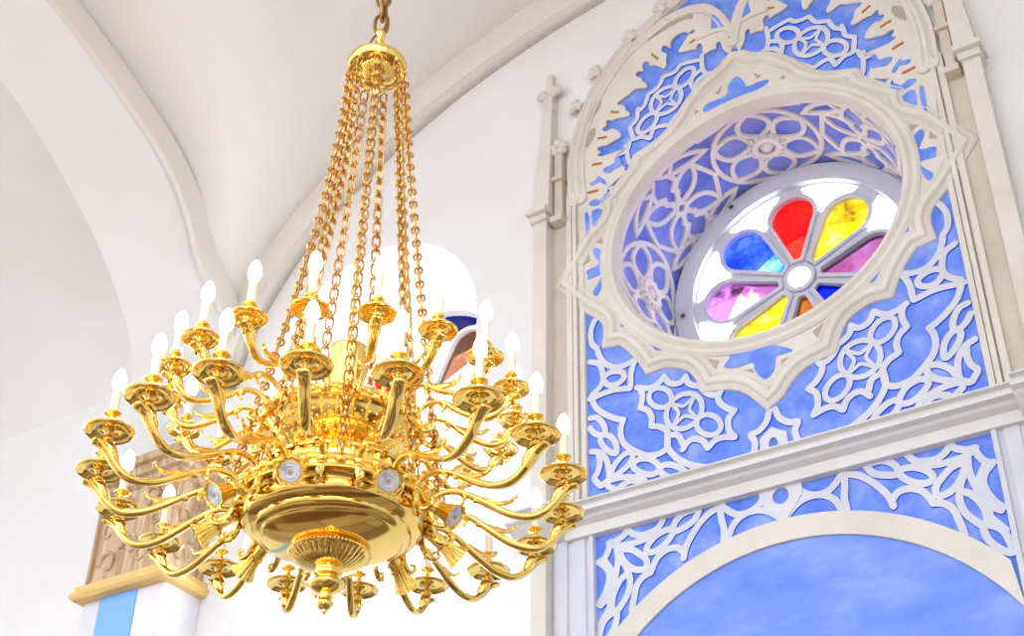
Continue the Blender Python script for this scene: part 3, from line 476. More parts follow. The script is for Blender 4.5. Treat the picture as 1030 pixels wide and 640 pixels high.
def traced(name, segs, sgn, m=M_grisaille, wd=W0, hh=H0, par=None):
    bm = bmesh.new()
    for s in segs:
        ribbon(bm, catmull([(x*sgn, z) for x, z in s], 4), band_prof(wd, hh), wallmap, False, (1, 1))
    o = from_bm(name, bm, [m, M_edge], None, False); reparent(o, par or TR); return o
def quatrefoil(cx, cz, sx, sz, par):
    """ring of four lens petals with a loop at either end of its slanting axis"""
    ax = Vector((sx*.096, sz*.090)); c = Vector((cx, cz)); bm = bmesh.new(); pr_ = band_prof(.026, H0)
    R_ = .084
    ribbon(bm, flat(arcpts(cx, cz, R_, R_, 0, 360, 28)), pr_, wallmap, False, (1, 1))
    base = math.atan2(ax.y, ax.x)
    for k in range(4):
        a = base+PI/2*k
        p, q = c+Vector((math.cos(a), math.sin(a)))*R_, c+Vector((math.cos(a+PI/2), math.sin(a+PI/2)))*R_
        mid = (p+q)/2; mid = c+(mid-c)*.42
        ribbon(bm, catmull([tuple(p), tuple((p+mid)/2+(c-mid)*.10), tuple(mid), tuple((q+mid)/2+(c-mid)*.10), tuple(q)], 3), band_prof(.0175, H0), wallmap, False, (1, 1))
    for s in (1, -1):
        l = c+ax.normalized()*s*.147
        ribbon(bm, flat(arcpts(l.x, l.y, .062, .043, 0, 360, 22, base)), pr_, wallmap, False, (1, 1))
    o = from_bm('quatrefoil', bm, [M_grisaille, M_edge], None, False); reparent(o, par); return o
for s, side in ((1, 'left'), (-1, 'right')):
    traced('spandrel_tracery', G['span'][:-1], s); traced('keystone_frame', G['span'][-1:], s)
    traced('scalloped_lozenge', G['loz'], s)
    quatrefoil(-.388*s, -.903, -s, 1, TR)
    traced('arch_field_tracery', G['up'], s, M_grisaille, .026)
    quatrefoil(-.380*s, .888, s, 1, TR)
    # leaf fringe under the arch
    fr = [(v.x*s, v.y) for v in catmull(G['fringe'][0], 3)]; top = [(x*s, z) for x, z in SA if z > .66]
    o = plate('leaf_fringe', [fr+top], .006, .022, [M_cream]); reparent(o, TR)
    for (p, q) in G['slits'][:7]:
        bm = bmesh.new(); ribbon(bm, V2([(p[0]*s, p[1]), (q[0]*s, q[1])]), band_prof(.010, .006), lambda u, v, h: P(u, v, -.021-h))
        o = from_bm('leaf_vein', bm, [M_slit]); reparent(o, TR)
o = plate('keystone_leaf', [[(-.068, -1.225), (-.064, -1.139), (-.040, -1.122), (-.009, -1.098), (.022, -1.12), (.05, -1.135), (.056, -1.225)],
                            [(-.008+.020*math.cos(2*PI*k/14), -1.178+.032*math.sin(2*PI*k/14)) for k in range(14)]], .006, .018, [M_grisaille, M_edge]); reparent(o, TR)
JAMB = [(-.610,.674),(-.661,.655),(-.612,.523),(-.715,.470),(-.740,.332),(-.800,.235),(-.842,.150),(-.872,.150),(-.885,.264),(-.885,.484),(-.874,.690)]
for s in (1, -1):
    o = plate('leaf_jamb', [[(x*s, z) for x, z in JAMB]], .006, .020, [M_cream]); reparent(o, TR)
    for c in G['pockets']: inset('pocket_inset', c, .012, .024, [M_blue], s)
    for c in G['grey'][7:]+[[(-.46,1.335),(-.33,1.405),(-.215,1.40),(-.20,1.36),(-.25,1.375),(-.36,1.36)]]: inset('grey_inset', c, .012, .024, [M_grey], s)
    bm = bmesh.new(); ribbon(bm, V2([(x*s, z) for x, z in SA]), [(-.035, 0), (-.03, .028), (-.012, .022), (.006, .036), (.024, .030), (.035, 0)], wallmap)
    o = from_bm('cusped_arch', bm, [M_cream]); reparent(o, TR)
    bm = bmesh.new(); ribbon(bm, V2([(x*s, z) for x, z in OA]), [(-.036, 0), (-.03, .034), (-.010, .026), (.010, .042), (.028, .034), (.036, 0)], wallmap)
    o = from_bm('gable_arch', bm, [M_cream]); reparent(o, TR)
    # crockets climbing the gable
    for (cx, cz, rot) in ((-.872, 1.070, 1.15), (-.752, 1.252, .9), (-.548, 1.405, .62), (-.362, 1.515, .5), (-.185, 1.630, .55)):
        bm = bmesh.new()
        for k in range(3):
            a = rot+PI/2+(k-1)*.9; sphere(bm, P((cx+.030*math.cos(a))*s, cz+.030*math.sin(a), -.035), .036, 8, 6, (1, .8, 1))
        sphere(bm, P(cx*s, cz, -.035), .035, 8, 6)
        tube(bm, [P((cx+.030*math.cos(rot-PI/2))*s, cz+.03*math.sin(rot-PI/2), -.03), P(cx*s, cz, -.04)], .03, 8)
        o = from_bm('crocket', bm, [M_cream]); reparent(o, TR)
for s in (1, -1):
    bm = bmesh.new(); ribbon(bm, catmull([(-.012*s, 1.165), (-.055*s, 1.195), (-.12*s, 1.205), (-.185*s, 1.20)], 4), band_prof(.024, .032), wallmap)
    o = from_bm('cusp_moulding', bm, [M_cream]); reparent(o, TR)
    inset('sky_inset', [(-.095,1.332),(-.106,1.235),(-.036,1.206),(-.066,1.29)], .012, .025, [M_blue], s, False)
# upright mouldings at either side and the flat band outside them
for s in (1, -1):
    bm = bmesh.new()
    for x, wd, hh in ((-.868, .030, .024), (-.898, .024, .036), (-.930, .034, .030)):
        ribbon(bm, V2([(x*s, -1.22), (x*s, .50 if x < -.88 else .2)]), [(-wd/2, 0), (-wd*.4, hh), (wd*.4, hh), (wd/2, 0)], wallmap)
    a, b_ = sorted((-.9445*s, -.855*s)); wbox(bm, a, b_, -1.22, .50, -.012, 0)
    o = from_bm('side_moulding', bm, [M_cream], None, False); reparent(o, TR)
    bm = bmesh.new(); wbox(bm, min(-1.03*s, -.945*s), max(-1.03*s, -.945*s), -1.22, .36, -.0115, 0)
    o = from_bm('side_band', bm, [M_beige], None, False); reparent(o, TR)

# ------------------------------------------------------------------ pinnacled buttress strips left and right of the panel
for s, side in ((1, 'left'), (-1, 'right')):
    pin = empty('pinnacle', P(-1.065*s, -2.6, -.03), {'left': 'pale stone pinnacle strip with a cross finial, left of the blue tracery', 'right': 'pale stone buttress strip with a moulded ledge, right of the blue tracery'}[side], 'pinnacle', None)
    bm = bmesh.new(); a, b = sorted((-1.105*s, -1.028*s)); wbox(bm, a, b, -1.20, .37, -.075, 0, .01)
    o = from_bm('shaft', bm, [M_cream]); reparent(o, pin)
    bm = bmesh.new(); a, b = sorted((-1.10*s, -1.028*s)); wbox(bm, a, b, -2.7, -1.38, -.075, 0, .01)
    o = from_bm('lower_shaft', bm, [M_cream]); reparent(o, pin)
    bm = bmesh.new(); a, b = sorted((-1.128*s, -1.008*s)); wbox(bm, a, b, .395, .425, -.12, 0, .008); a, b = sorted((-1.115*s, -1.02*s)); wbox(bm, a, b, .355, .395, -.095, 0, .012)
    o = from_bm('ledge', bm, [M_cream]); reparent(o, pin)
    bm = bmesh.new()
    def frus(x0, x1, z0, X0_, X1_, z1, d0, d1):
        vs = []
        for (xa, xb, z, d) in ((x0, x1, z0, d0), (X0_, X1_, z1, d1)):
            vs.append([bm.verts.new(P(q*s, z, -e)) for q, e in ((xa, 0), (xb, 0), (xb, d), (xa, d))])
        A, B = vs
        for k in range(4): bm.faces.new((A[k], A[(k+1) % 4], B[(k+1) % 4], B[k]))
        bm.faces.new(A); bm.faces.new(B)
    frus(-1.105, -1.010, .425, -1.060, -1.008, 1.10, .09, .06); frus(-1.062, -1.004, 1.10, -1.048, -1.018, 1.38, .06, .035)
    o = from_bm('spire', bm, [M_cream], None, False); reparent(o, pin)
    bm = bmesh.new()
    for dx in (-.050, -.025, .030, .055):
        sphere(bm, P((-1.032+dx)*s, 1.215+abs(dx)*.3, -.045), .038, 8, 6, (1, .8, 1.1))
    for dx in (-.035, .035): sphere(bm, P((-1.032+dx)*s, 1.255, -.045), .026, 8, 6)
    o = from_bm('cross_finial', bm, [M_cream]); reparent(o, pin)
    # small inner column with a scrolled capital
    bm = bmesh.new(); a, b = sorted((-1.0*s, -.955*s)); wbox(bm, a, b, .36, .80, -.05, 0, .012); a, b = sorted((-1.012*s, -.945*s)); wbox(bm, a, b, .335, .37, -.075, 0, .01); wbox(bm, a, b, .60, .625, -.07, 0, .008)
    o = from_bm('colonnette', bm, [M_beige]); reparent(o, pin)
    bm = bmesh.new()
    for dx, dz in ((-.03, .83), (.028, .83), (0, .855), (-.02, .80), (.02, .80)): sphere(bm, P((-.976+dx)*s, dz, -.045), .042, 8, 6, (1, .8, .9))
    o = from_bm('scroll_capital', bm, [M_cream]); reparent(o, pin)

# ------------------------------------------------------------------ moulded cornice between the two panels
cor = empty('cornice', P(0, -1.29, -.05), 'long pale moulded cornice crossing the mural between the two blue panels', 'cornice')
def hprof(name, prof, x0, x1, m, par):
    bm = bmesh.new(); A = [bm.verts.new(P(x0, z, -h)) for z, h in prof]; B = [bm.verts.new(P(x1, z, -h)) for z, h in prof]
    for k in range(len(prof)-1): bm.faces.new((A[k], A[k+1], B[k+1], B[k]))
    bm.faces.new(A); bm.faces.new(B); o = from_bm(name, bm, [m], None, False); reparent(o, par); return o
CP = [(-1.205, 0), (-1.207, .05), (-1.222, .06), (-1.228, .085), (-1.245, .10), (-1.25, .075), (-1.262, .07), (-1.275, .085), (-1.282, .11), (-1.300, .115), (-1.306, .085), (-1.318, .075), (-1.33, .045), (-1.375, .040), (-1.378, 0)]
hprof('moulding', CP, -.955, .955, M_cornice, cor)
CP2 = [(z, h*1.0+.055 if h > 0 else 0) for z, h in CP[:-3]]+[(-1.36, .06), (-1.375, 0)]
hprof('end_return', CP2, -1.175, -.955, M_cornice, cor); hprof('end_return', CP2, .955, 1.175, M_cornice, cor)

# ------------------------------------------------------------------ lower panel with the arch
LP = empty('arch_panel', P(0, -2.3, -.03), 'lower blue panel with white tracery above a big round blue arch', 'tracery')
o = plate('blue_field', [[(-.83, -2.75), (-.83, -1.37), (.83, -1.37), (.83, -2.75)]], 0, .006, [M_blue]); reparent(o, LP)
AC = -2.582
band = [(1.067*math.cos(math.radians(a)), AC+1.067*math.sin(math.radians(a))) for a in range(39, 142, 2)]
inner = [(.974*math.cos(math.radians(a)), AC+.974*math.sin(math.radians(a))) for a in range(149, 30, -2)]
o = plate('arch_band', [[(.83, -2.09)]+[(x, z) for x, z in band if abs(x) < .825]+[(-.83, -2.09)]+[(x, z) for x, z in inner if abs(x) < .828]], .004, .022, [M_cream]); reparent(o, LP)
o = plate('niche_field', [[(-.83, -2.75)]+[(x, z) for x, z in inner if abs(x) < .828]+[(.83, -2.75)]], .002, .010, [M_niche]); reparent(o, LP)
for s in (1, -1): traced('panel_tracery', G['pan'], s, M_grisaille, .030, .013, LP)
o = plate('keystone_leaf', [[(.088, -1.37), (.090, -1.41), (.07, -1.45), (0, -1.53), (-.07, -1.45), (-.090, -1.41), (-.088, -1.37)],
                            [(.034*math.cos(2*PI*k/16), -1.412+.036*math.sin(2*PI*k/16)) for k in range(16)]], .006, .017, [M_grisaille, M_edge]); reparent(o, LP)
for s in (1, -1):
    bm = bmesh.new()
    for x, wd, hh in ((-.838, .024, .030), (-.90, .07, .020), (-.985, .07, .024)):
        ribbon(bm, V2([(x*s, -2.75), (x*s, -1.37)]), [(-wd/2, 0), (-wd*.4, hh), (wd*.4, hh), (wd/2, 0)], wallmap)
    a, b_ = sorted((-1.0275*s, -.8305*s)); wbox(bm, a, b_, -2.75, -1.37, -.012, 0)
    o = from_bm('side_moulding', bm, [M_grisaille], None, False); reparent(o, LP)

# ------------------------------------------------------------------ raised wall arch, vault, side arcade
z1 = lambda x: -.10+2.15*math.sqrt(max(0, 1-(x/3.22)**2))
zl = lambda x: -.13+1.98*math.sqrt(max(0, 1-(x/3.05)**2))
lo = [(-3.04+6.08*k/80, zl(-3.04+6.08*k/80)) for k in range(81)]; hi = [(x, z1(x)) for x, _ in lo]
o = plate('trim_2', [lo+[(x, z+.25) for x, z in hi[::-1]]], 0, .10, [M_rib]); struct(o, 'beige wall arch under the vault', 'arch')
NK = [(-.02, .30), (-.15, .42), (-.30, .54), (-.378, .62), (-.544, .88), (-.787, 1.10), (-1.25, 1.32), (-1.753, 1.49), (-2.2, 1.58), (-2.7, 1.61)]
N_ = [(p.x, p.y) for p in catmull(NK, 4)]; NF = N_+[(-5.4-y, z) for y, z in N_[::-1]][1:]
FK = [(-.28, -.40), (-.29, -.06), (-.36, .285), (-.57, .59), (-.82, .84), (-1.09, 1.04), (-1.35, 1.20), (-1.58, 1.30), (-2.1, 1.41), (-2.7, 1.44)]
F_ = [(p.x, p.y) for p in catmull(FK, 4)]; FF = F_+[(-5.4-y, z) for y, z in F_[::-1]][1:]
def zn(y):
    y = max(-5.38, min(-.02, y))
    for (a, b), (c, d) in zip(NF, NF[1:]):
        if c <= y <= a: return b+(d-b)*(y-a)/(c-a) if c != a else b
    return NF[-1][1]
z2 = lambda y: zn(y)+.22
def smax(a, b, k=.16):
    h = max(k-abs(a-b), 0)/k; return max(a, b)+h*h*k*.25
bm = bmesh.new(); nx, ny = 60, 54; rows = []
for j in range(ny+1):
    y = .0-5.4*j/ny
    rows.append([bm.verts.new(P(-3.04+6.08*i/nx, smax(z1(-3.04+6.08*i/nx), z2(y)), y)) for i in range(nx+1)])
for j in range(ny):
    for i in range(nx): bm.faces.new((rows[j][i], rows[j][i+1], rows[j+1][i+1], rows[j+1][i]))
o = from_bm('ceiling', bm, [M_vault]); struct(o, 'white groin vault above the chandelier', 'vault')
# side arcade: nave face above the arch, splayed soffit, aisle beyond
bm = bmesh.new()
A = [bm.verts.new(P(-3.03, z, y)) for y, z in NF]; B = [bm.verts.new(P(-3.03, smax(z1(-3.03), z2(y))+.15, y)) for y, z in NF]
n = len(NF); m_ = len(FF)
for k in range(n-1): bm.faces.new((A[k], A[k+1], B[k+1], B[k]))
C = [bm.verts.new(P(-3.50, z, y)) for y, z in FF]
for k in range(min(n, m_)-1): bm.faces.new((A[k], A[k+1], C[k+1], C[k]))
D = [bm.verts.new(P(-3.50, 2.2, y)) for y, z in FF]
for k in range(m_-1): bm.faces.new((C[k], C[k+1], D[k+1], D[k]))
o = from_bm('wall_left', bm, [M_plaster]); struct(o, 'white side arcade arch left of the chandelier', 'arch')
bm = bmesh.new()
ribbon(bm, V2([(y, z+.085) for y, z in NF]), [(-.085, 0), (-.08, .03), (.08, .03), (.085, 0)], lambda u, v, h: P(-3.03+h, v, u))
o = from_bm('trim_3', bm, [M_rib]); struct(o, 'beige edging of the side arch', 'arch')
bm = bmesh.new(); rows = []
for j in range(13):
    a = PI*j/12; y = -2.7+2.72*math.cos(a); z = .25+1.30*math.sin(a)
    rows.append((bm.verts.new(P(-3.45, z, y)), bm.verts.new(P(-6.4, z, y))))
for a, b in zip(rows, rows[1:]): bm.faces.new((a[0], a[1], b[1], b[0]))
o = from_bm('trim_4', bm, [M_plaster]); struct(o, 'white aisle vault seen through the side arch', 'vault')
bm = bmesh.new(); wbox(bm, -6.46, -6.40, -5.16, 2.2, -2.2, 0)
o = from_bm('wall_aisle', bm, [M_plaster], None, False); struct(o, 'white aisle wall', 'wall')
bm = bmesh.new(); wbox(bm, 3.03, 3.10, -5.16, 2.2, -4.2, 0)
o = from_bm('wall_right', bm, [M_plaster], None, False); struct(o, 'white plastered side wall', 'wall')
bm = bmesh.new(); box(bm, Vector((0, 0, -.05)), (40, 40, .1)); o = from_bm('floor', bm, [M_floor], None, False); struct(o, 'brown boarded floor', 'floor')

# ------------------------------------------------------------------ painted pilaster with the carved oak capital
pil = empty('pilaster', P(-3.33, -5.16, -.12), 'painted pilaster with a blue stripe under a carved oak capital, lower left', 'pilaster')
bm = bmesh.new(); wbox(bm, -3.60, -3.055, -5.15, -1.10, -.25, 0, .008); o = from_bm('shaft', bm, [M_lavender]); reparent(o, pil)
bm = bmesh.new(); wbox(bm, -3.485, -3.235, -5.15, -1.12, -.256, -.2); o = from_bm('stripe', bm, [M_sky_stripe], None, False); reparent(o, pil)
def ringprof(name, prof, x0, x1, d1, m):
    """moulding running along the front and both returns of the pilaster; prof: (z, projection)"""
    bm = bmesh.new(); rings = []
    for z, p in prof:
        rings.append([bm.verts.new(q) for q in (P(x0-p, z, 0), P(x0-p, z, d1-p), P(x1+p, z, d1-p), P(x1+p, z, 0))])
    for A, B in zip(rings, rings[1:]):
        for k in range(3): bm.faces.new((A[k], A[k+1], B[k+1], B[k]))
    bm.faces.new(rings[0]); bm.faces.new(rings[-1])
    o = from_bm(name, bm, [m], None, False); reparent(o, pil); return o
ringprof('base_trim', [(-1.150, .0), (-1.145, .035), (-1.125, .050), (-1.105, .045), (-1.095, .030), (-1.075, .034), (-1.065, .012), (-1.062, 0)], -3.60, -3.055, -.27, M_trim)
bm = bmesh.new(); wbox(bm, -3.605, -3.06, -1.07, -.50, -.265, 0, .006); o = from_bm('capital_block', bm, [M_wood]); reparent(o, pil)
ringprof('crown_cornice', [(-.575, 0), (-.560, .020), (-.535, .022), (-.525, .045), (-.500, .055), (-.485, .050), (-.475, .075), (-.44, .085), (-.43, .06), (-.425, 0)], -3.60, -3.055, -.27, M_wood)
bm = bmesh.new()   # carved foliage on the block
for (cx, cz, fl) in ((-3.50, -.78, 1), (-3.33, -.90, -1), (-3.17, -.78, 1), (-3.40, -.68, -1), (-3.24, -.96, 1), (-3.47, -.97, -1), (-3.24, -.66, 1)):
    pts = []
    for k in range(14):
        a = k*.42; r = .062*(1-k/18); pts.append(P(cx+fl*r*math.cos(a), cz+r*math.sin(a)*1.3, -.268))
    tube(bm, pts, [.022*(1-k/22) for k in range(14)], 7)
for cx in (-3.585, -3.08): tube(bm, [P(cx, -1.05, -.268), P(cx, -.60, -.268)], .02, 7)
o = from_bm('carved_foliage', bm, [M_wood]); reparent(o, pil)
bm = bmesh.new()
for (cy, cz, fl) in ((-.20, -.78, 1), (-.08, -.90, -1), (-.19, -.98, 1), (-.08, -.66, 1)):
    pts = []
    for k in range(14):
        a = k*.42; r = .05*(1-k/18); pts.append(P(-3.057, cz+r*math.sin(a)*1.3, cy+fl*r*math.cos(a)))
    tube(bm, pts, [.02*(1-k/22) for k in range(14)], 7)
o = from_bm('carved_foliage', bm, [M_wood]); reparent(o, pil)
# ------------------------------------------------------------------ the chandelier
R = .7
AX = Vector((R*-3.62438, R*4.25448, 1.6+R*2.97965))     # centre of the lower ring of drip pans
YAW = math.radians(32.7176)
PHI = math.radians(-1.2484)
ch = empty('chandelier', AX, 'large brass chandelier with two rings of electric candles hanging on chains', 'chandelier')
def chpart(name, bm, mats, smooth=True, parent=ch):
    o = from_bm(name, bm, mats, None, smooth); o.parent = parent; return o
Sc = lambda prof: [(r*R, z*R) for r, z in prof]
def adir(deg):
    """unit vector (radial) for the arm angle counted from the side facing the visitor"""
    a = PHI+math.radians(deg)
    x, y = math.sin(a), -math.cos(a)                    # camera-heading frame
    return Vector((x*math.cos(YAW)-y*math.sin(YAW), x*math.sin(YAW)+y*math.cos(YAW), 0))
def zrot(deg):
    d = adir(deg); return math.atan2(d.y, d.x)
# body
bm = bmesh.new(); lathe(bm, Sc([(.30,-.03),(.355,-.03),(.36,-.045),(.385,-.05),(.398,-.07),(.402,-.09),(.398,-.112),(.384,-.122),(.380,-.132),(.390,-.145),(.388,-.165),(.372,-.182),(.350,-.192),(.340,-.196),(.338,-.206),(.330,-.216),(.312,-.224),(.303,-.226),(.297,-.234),(.285,-.240),(.25,-.254),(.2,-.268),(.15,-.277),(.10,-.282),(0,-.283)]), 96)
chpart('bowl', bm, [M_gold])
bm = bmesh.new(); fl = lambda r, z, a: r*(1+(.045*abs(math.sin(18*a)) if z > -.365*R and z < -.305*R else 0))
lathe(bm, Sc([(0,-.270),(.155,-.275),(.168,-.284),(.172,-.293),(.166,-.302),(.156,-.306),(.150,-.312),(.138,-.326),(.118,-.342),(.095,-.355),(.070,-.363),(.055,-.367),(.052,-.378)]), 144, flute=fl)
for k in range(64):
    a = 2*PI*k/64; sphere(bm, Vector((.170*R*math.cos(a), .170*R*math.sin(a), -.294*R)), .007*R, 6, 4)
chpart('fluted_boss', bm, [M_gold])
bm = bmesh.new(); lathe(bm, Sc([(.05,-.370),(.058,-.380),(.056,-.390),(.036,-.398),(.034,-.405),(.046,-.410),(.070,-.420),(.079,-.432),(.078,-.440),(.060,-.458),(.038,-.468),(.024,-.473),(.022,-.480),(.030,-.485),(.029,-.491),(.020,-.495),(.030,-.503),(.038,-.515),(.037,-.525),(.024,-.540),(.014,-.546),(.013,-.552),(.009,-.560),(0,-.563)]), 40)
chpart('finial', bm, [M_gold])
# gallery with little columns above the bowl
bm = bmesh.new(); lathe(bm, Sc([(.325,-.04),(.325,.045),(.345,.05),(.350,.062),(.34,.072),(.30,.078),(.20,.085),(.13,.09)]), 72)
for k in range(36):
    a = 2*PI*k/36; v = Vector((math.cos(a), math.sin(a), 0))
    tube(bm, [v*.333*R+Vector((0,0,z*R)) for z in (-.035, -.02, .03, .045)], [.014*R, .009*R, .009*R, .014*R], 8)
chpart('gallery', bm, [M_gold])
bm = bmesh.new(); lathe(bm, Sc([(.10,.06),(.135,.085),(.15,.11),(.145,.125),(.19,.15),(.25,.19),(.30,.232),(.328,.268),(.338,.285),(.352,.292),(.352,.308),(.338,.313),(.20,.314),(.10,.316)]), 72)
for j, (r, z) in enumerate(((.172,.139),(.205,.16),(.235,.18),(.262,.20),(.288,.222),(.312,.246))):
    n = 26+j*6
    for k in range(n):
        a = 2*PI*(k+.5*(j % 2))/n; sphere(bm, Vector((r*R*math.cos(a), r*R*math.sin(a), z*R)), .0075*R, 6, 4)
chpart('tier_bowl', bm, [M_gold])
bm = bmesh.new(); lathe(bm, Sc([(.10,.31),(.20,.315),(.205,.33),(.195,.335),(.195,.395),(.205,.40),(.21,.412),(.20,.42),(.12,.425),(.06,.43)]), 60)
for k in range(24):
    a = 2*PI*k/24; v = Vector((math.cos(a), math.sin(a), 0))
    tube(bm, [v*.200*R+Vector((0,0,z*R)) for z in (.335, .345, .385, .395)], [.011*R, .008*R, .008*R, .011*R], 8)
chpart('upper_gallery', bm, [M_gold])
bm = bmesh.new(); fl2 = lambda r, z, a: r*(1+(.05*abs(math.sin(12*a)) if .46*R < z < .70*R else 0))
lathe(bm, Sc([(.05,.42),(.06,.44),(.035,.455),(.045,.475),(.07,.53),(.082,.60),(.088,.66),(.089,.70),(.097,.715),(.098,.735),(.092,.745),(.07,.74),(.03,.72),(0,.71)]), 96, flute=fl2)
chpart('fluted_vase', bm, [M_gold])
bm = bmesh.new(); tube(bm, [Vector((0,0,.7*R)), Vector((0,0,1.86*R+.7*R))], .005*R, 8); chpart('rod', bm, [M_chain])
# rings that carry the arms
bm = bmesh.new()
for r, z, t in ((.43,-.06,.016),(.425,-.10,.012)):
    n = 72; pts = [Vector((r*R*math.cos(2*PI*k/n), r*R*math.sin(2*PI*k/n), z*R)) for k in range(n+1)]; tube(bm, pts, t*R, 8, caps=False)
for k in range(36):
    a = zrot(10*k); v = Vector((math.cos(a), math.sin(a), 0)); sphere(bm, v*.43*R+Vector((0,0,-.075*R)), .026*R, 8, 6, (1,1,.8))
lathe(bm, Sc([(.38,-.065),(.43,-.075),(.43,-.09),(.38,-.10)]), 72)
chpart('lower_ring', bm, [M_gold2])
bm = bmesh.new()
for r, z, t in ((.352,.33,.013),(.352,.30,.010)):
    n = 72; pts = [Vector((r*R*math.cos(2*PI*k/n), r*R*math.sin(2*PI*k/n), z*R)) for k in range(n+1)]; tube(bm, pts, t*R, 8, caps=False)
for k in range(36):
    a = zrot(10*k+6); v = Vector((math.cos(a), math.sin(a), 0)); sphere(bm, v*.355*R+Vector((0,0,.315*R)), .020*R, 8, 6)
chpart('upper_ring', bm, [M_gold2])
def cr3(l, n=5):
    return [Vector((q.x*R, 0, q.y*R)) for q in catmull(l, n)]
Y3 = (0, 1, 0)

def pan_mesh(s=1.0):
    bm = bmesh.new()
    lathe(bm, [(r*s*R, z*s*R) for r, z in [(0,-.050),(.012,-.050),(.022,-.042),(.018,-.030),(.014,-.018),(.022,-.006),(.030,.004),(.050,.010),(.070,.008),(.082,.001),(.089,-.004),(.096,-.006),(.102,-.002),(.104,.004),(.100,.009),(.090,.011),(.075,.020),(.045,.030),(.02,.032),(.013,.036),(.012,.044),(.018,.052),(.013,.058),(.012,.070),(.020,.075),(.034,.082),(.036,.087),(.030,.090),(0,.090)]], 36)
    return bm
def candle_mesh():
    bm = bmesh.new(); lathe(bm, Sc([(0,.088),(.0185,.088),(.0185,.198),(.016,.200),(0,.200)]), 16); return bm
def bulb_mesh():
    bm = bmesh.new(); lathe(bm, Sc([(0,.200),(.016,.200),(.0225,.209),(.0285,.226),(.0295,.242),(.027,.262),(.021,.280),(.012,.297),(.005,.305),(0,.307)]), 18); return bm
def make_arm(name, path, rad, pan_r, pan_z, pan_s, leaf, stem):
    bm = bmesh.new(); pts = cr3(path, 6); n = len(pts)
    rr = [rad[0]+(rad[1]-rad[0])*min(1, (i/(n-1))**1.2) for i in range(n)]; rr = [x*R for x in rr]; rr[-1] *= .55; rr[-2] *= .85; rr[0] *= .8
    fl = [1-.50*(i/(n-1))**1.3 for i in range(n)]
    tube(bm, pts, rr, 14, fl, side=Y3)
    for lf in leaf:
        p = cr3(lf, 5); m = len(p); tube(bm, p, [R*(.013*(1-(i/(m-1)))+.005) for i in range(m)], 8)
        sphere(bm, p[-1], .009*R, 7, 5)
    # leafy cup that rises out of the arm under the drip pan
    p = cr3(stem, 4); m = len(p)
    tube(bm, p, [R*(.012+.012*math.sin(PI*i/(m-1))+.006*i/(m-1)) for i in range(m)], 10)
    lathe(bm, Sc([(.014, pan_z-.075), (.022, pan_z-.068), (.016, pan_z-.058), (.026, pan_z-.05), (.03, pan_z-.042), (.02, pan_z-.036)]), 14, Vector((pan_r*R, 0, 0)))
    # collar block at the root
    sphere(bm, pts[0], rad[0]*1.7*R, 10, 8)
    a = chpart(name, bm, [M_gold])
    for nm, b, m in (('drip_pan', pan_mesh(pan_s), [M_gold]), ('candle_sleeve', candle_mesh(), [M_candle]), ('bulb', bulb_mesh(), [M_bulb])):
        o = from_bm(nm, b, m); o.parent = a; o.location = (pan_r*R, 0, pan_z*R)
        if nm != 'drip_pan' and pan_s < 1: o.location = (pan_r*R, 0, pan_z*R-.004)
    a.children[0]
    return a
low = make_arm('lower_arm', [(.425,-.085),(.445,-.06),(.478,-.042),(.533,-.039),(.60,-.066),(.68,-.115),(.775,-.168),(.85,-.186),(.905,-.176),(.957,-.135),(1.0,-.085),(1.035,-.060),(1.062,-.054)],
    (.0125, .0285), 1.0, 0.0, 1.0,
    [[(.62,-.085),(.68,-.100),(.735,-.112),(.775,-.105),(.795,-.085)], [(.57,-.055),(.575,-.075),(.568,-.095)], [(.42,-.10),(.43,-.15),(.455,-.185),(.49,-.195),(.512,-.175),(.502,-.155),(.488,-.162)]],
    [(.945,-.140),(.965,-.110),(.985,-.075),(1.0,-.045)])
upp = make_arm('upper_arm', [(.352,.335),(.36,.362),(.386,.388),(.424,.402),(.475,.390),(.53,.345),(.586,.312),(.65,.286),(.70,.290),(.742,.322),(.775,.358),(.805,.376),(.826,.382)],
    (.0105, .0235), .78, .42, .80,
    [[(.352,.322),(.368,.285),(.395,.262),(.425,.268),(.428,.294),(.408,.300),(.400,.285)],[(.51,.362),(.56,.352),(.61,.345),(.64,.352),(.652,.368)], [(.47,.385),(.475,.365),(.468,.35)]],
    [(.728,.318),(.748,.348),(.768,.372),(.78,.392)])
def copy_arm(src, deg):
    a = src.copy(); COL.objects.link(a); a.parent = ch; a.rotation_euler = (0,0,zrot(deg))
    for c in src.children:
        o = c.copy(); COL.objects.link(o); o.parent = a
    return a
low.rotation_euler = (0,0,zrot(0)); upp.rotation_euler = (0,0,zrot(16))
for k in range(1, 18): copy_arm(low, 20*k)
for k in range(1, 18): copy_arm(upp, 16+20*k)
# spot lamps between the arms
bm = bmesh.new(); d = Vector((.82,0,-.57)).normalized(); q = d.to_track_quat('Z', 'Y').to_matrix()
org = Vector((.445*R,0,-.125*R)); L_ = .155
fl3 = lambda r, z, a: r*(1+(.10*abs(math.sin(6*a)) if z > .05*R else .03*math.sin(10*a)))
lathe(bm, Sc([(0,-.03),(.026,-.028),(.030,-.01),(.030,.05),(.034,.055),(.034,.065),(.030,.07),(.034,.095),(.044,.13),(.054,.152),(.056,.158),(.050,.157),(.046,.147),(0,.147)]), 48, org, flute=fl3, axis=q)
tube(bm, [Vector((.42*R,0,-.08*R)), org], .018*R, 8)
sp0 = chpart('spotlight', bm, [M_gold2])
bm = bmesh.new(); lathe(bm, Sc([(0,.150),(.010,.150),(.012,.153),(.016,.151),(.026,.154),(.030,.151),(.038,.153),(.044,.149),(.044,.146)]), 28, org, axis=q); l0 = from_bm('lens', bm, [M_lens]); l0.parent = sp0
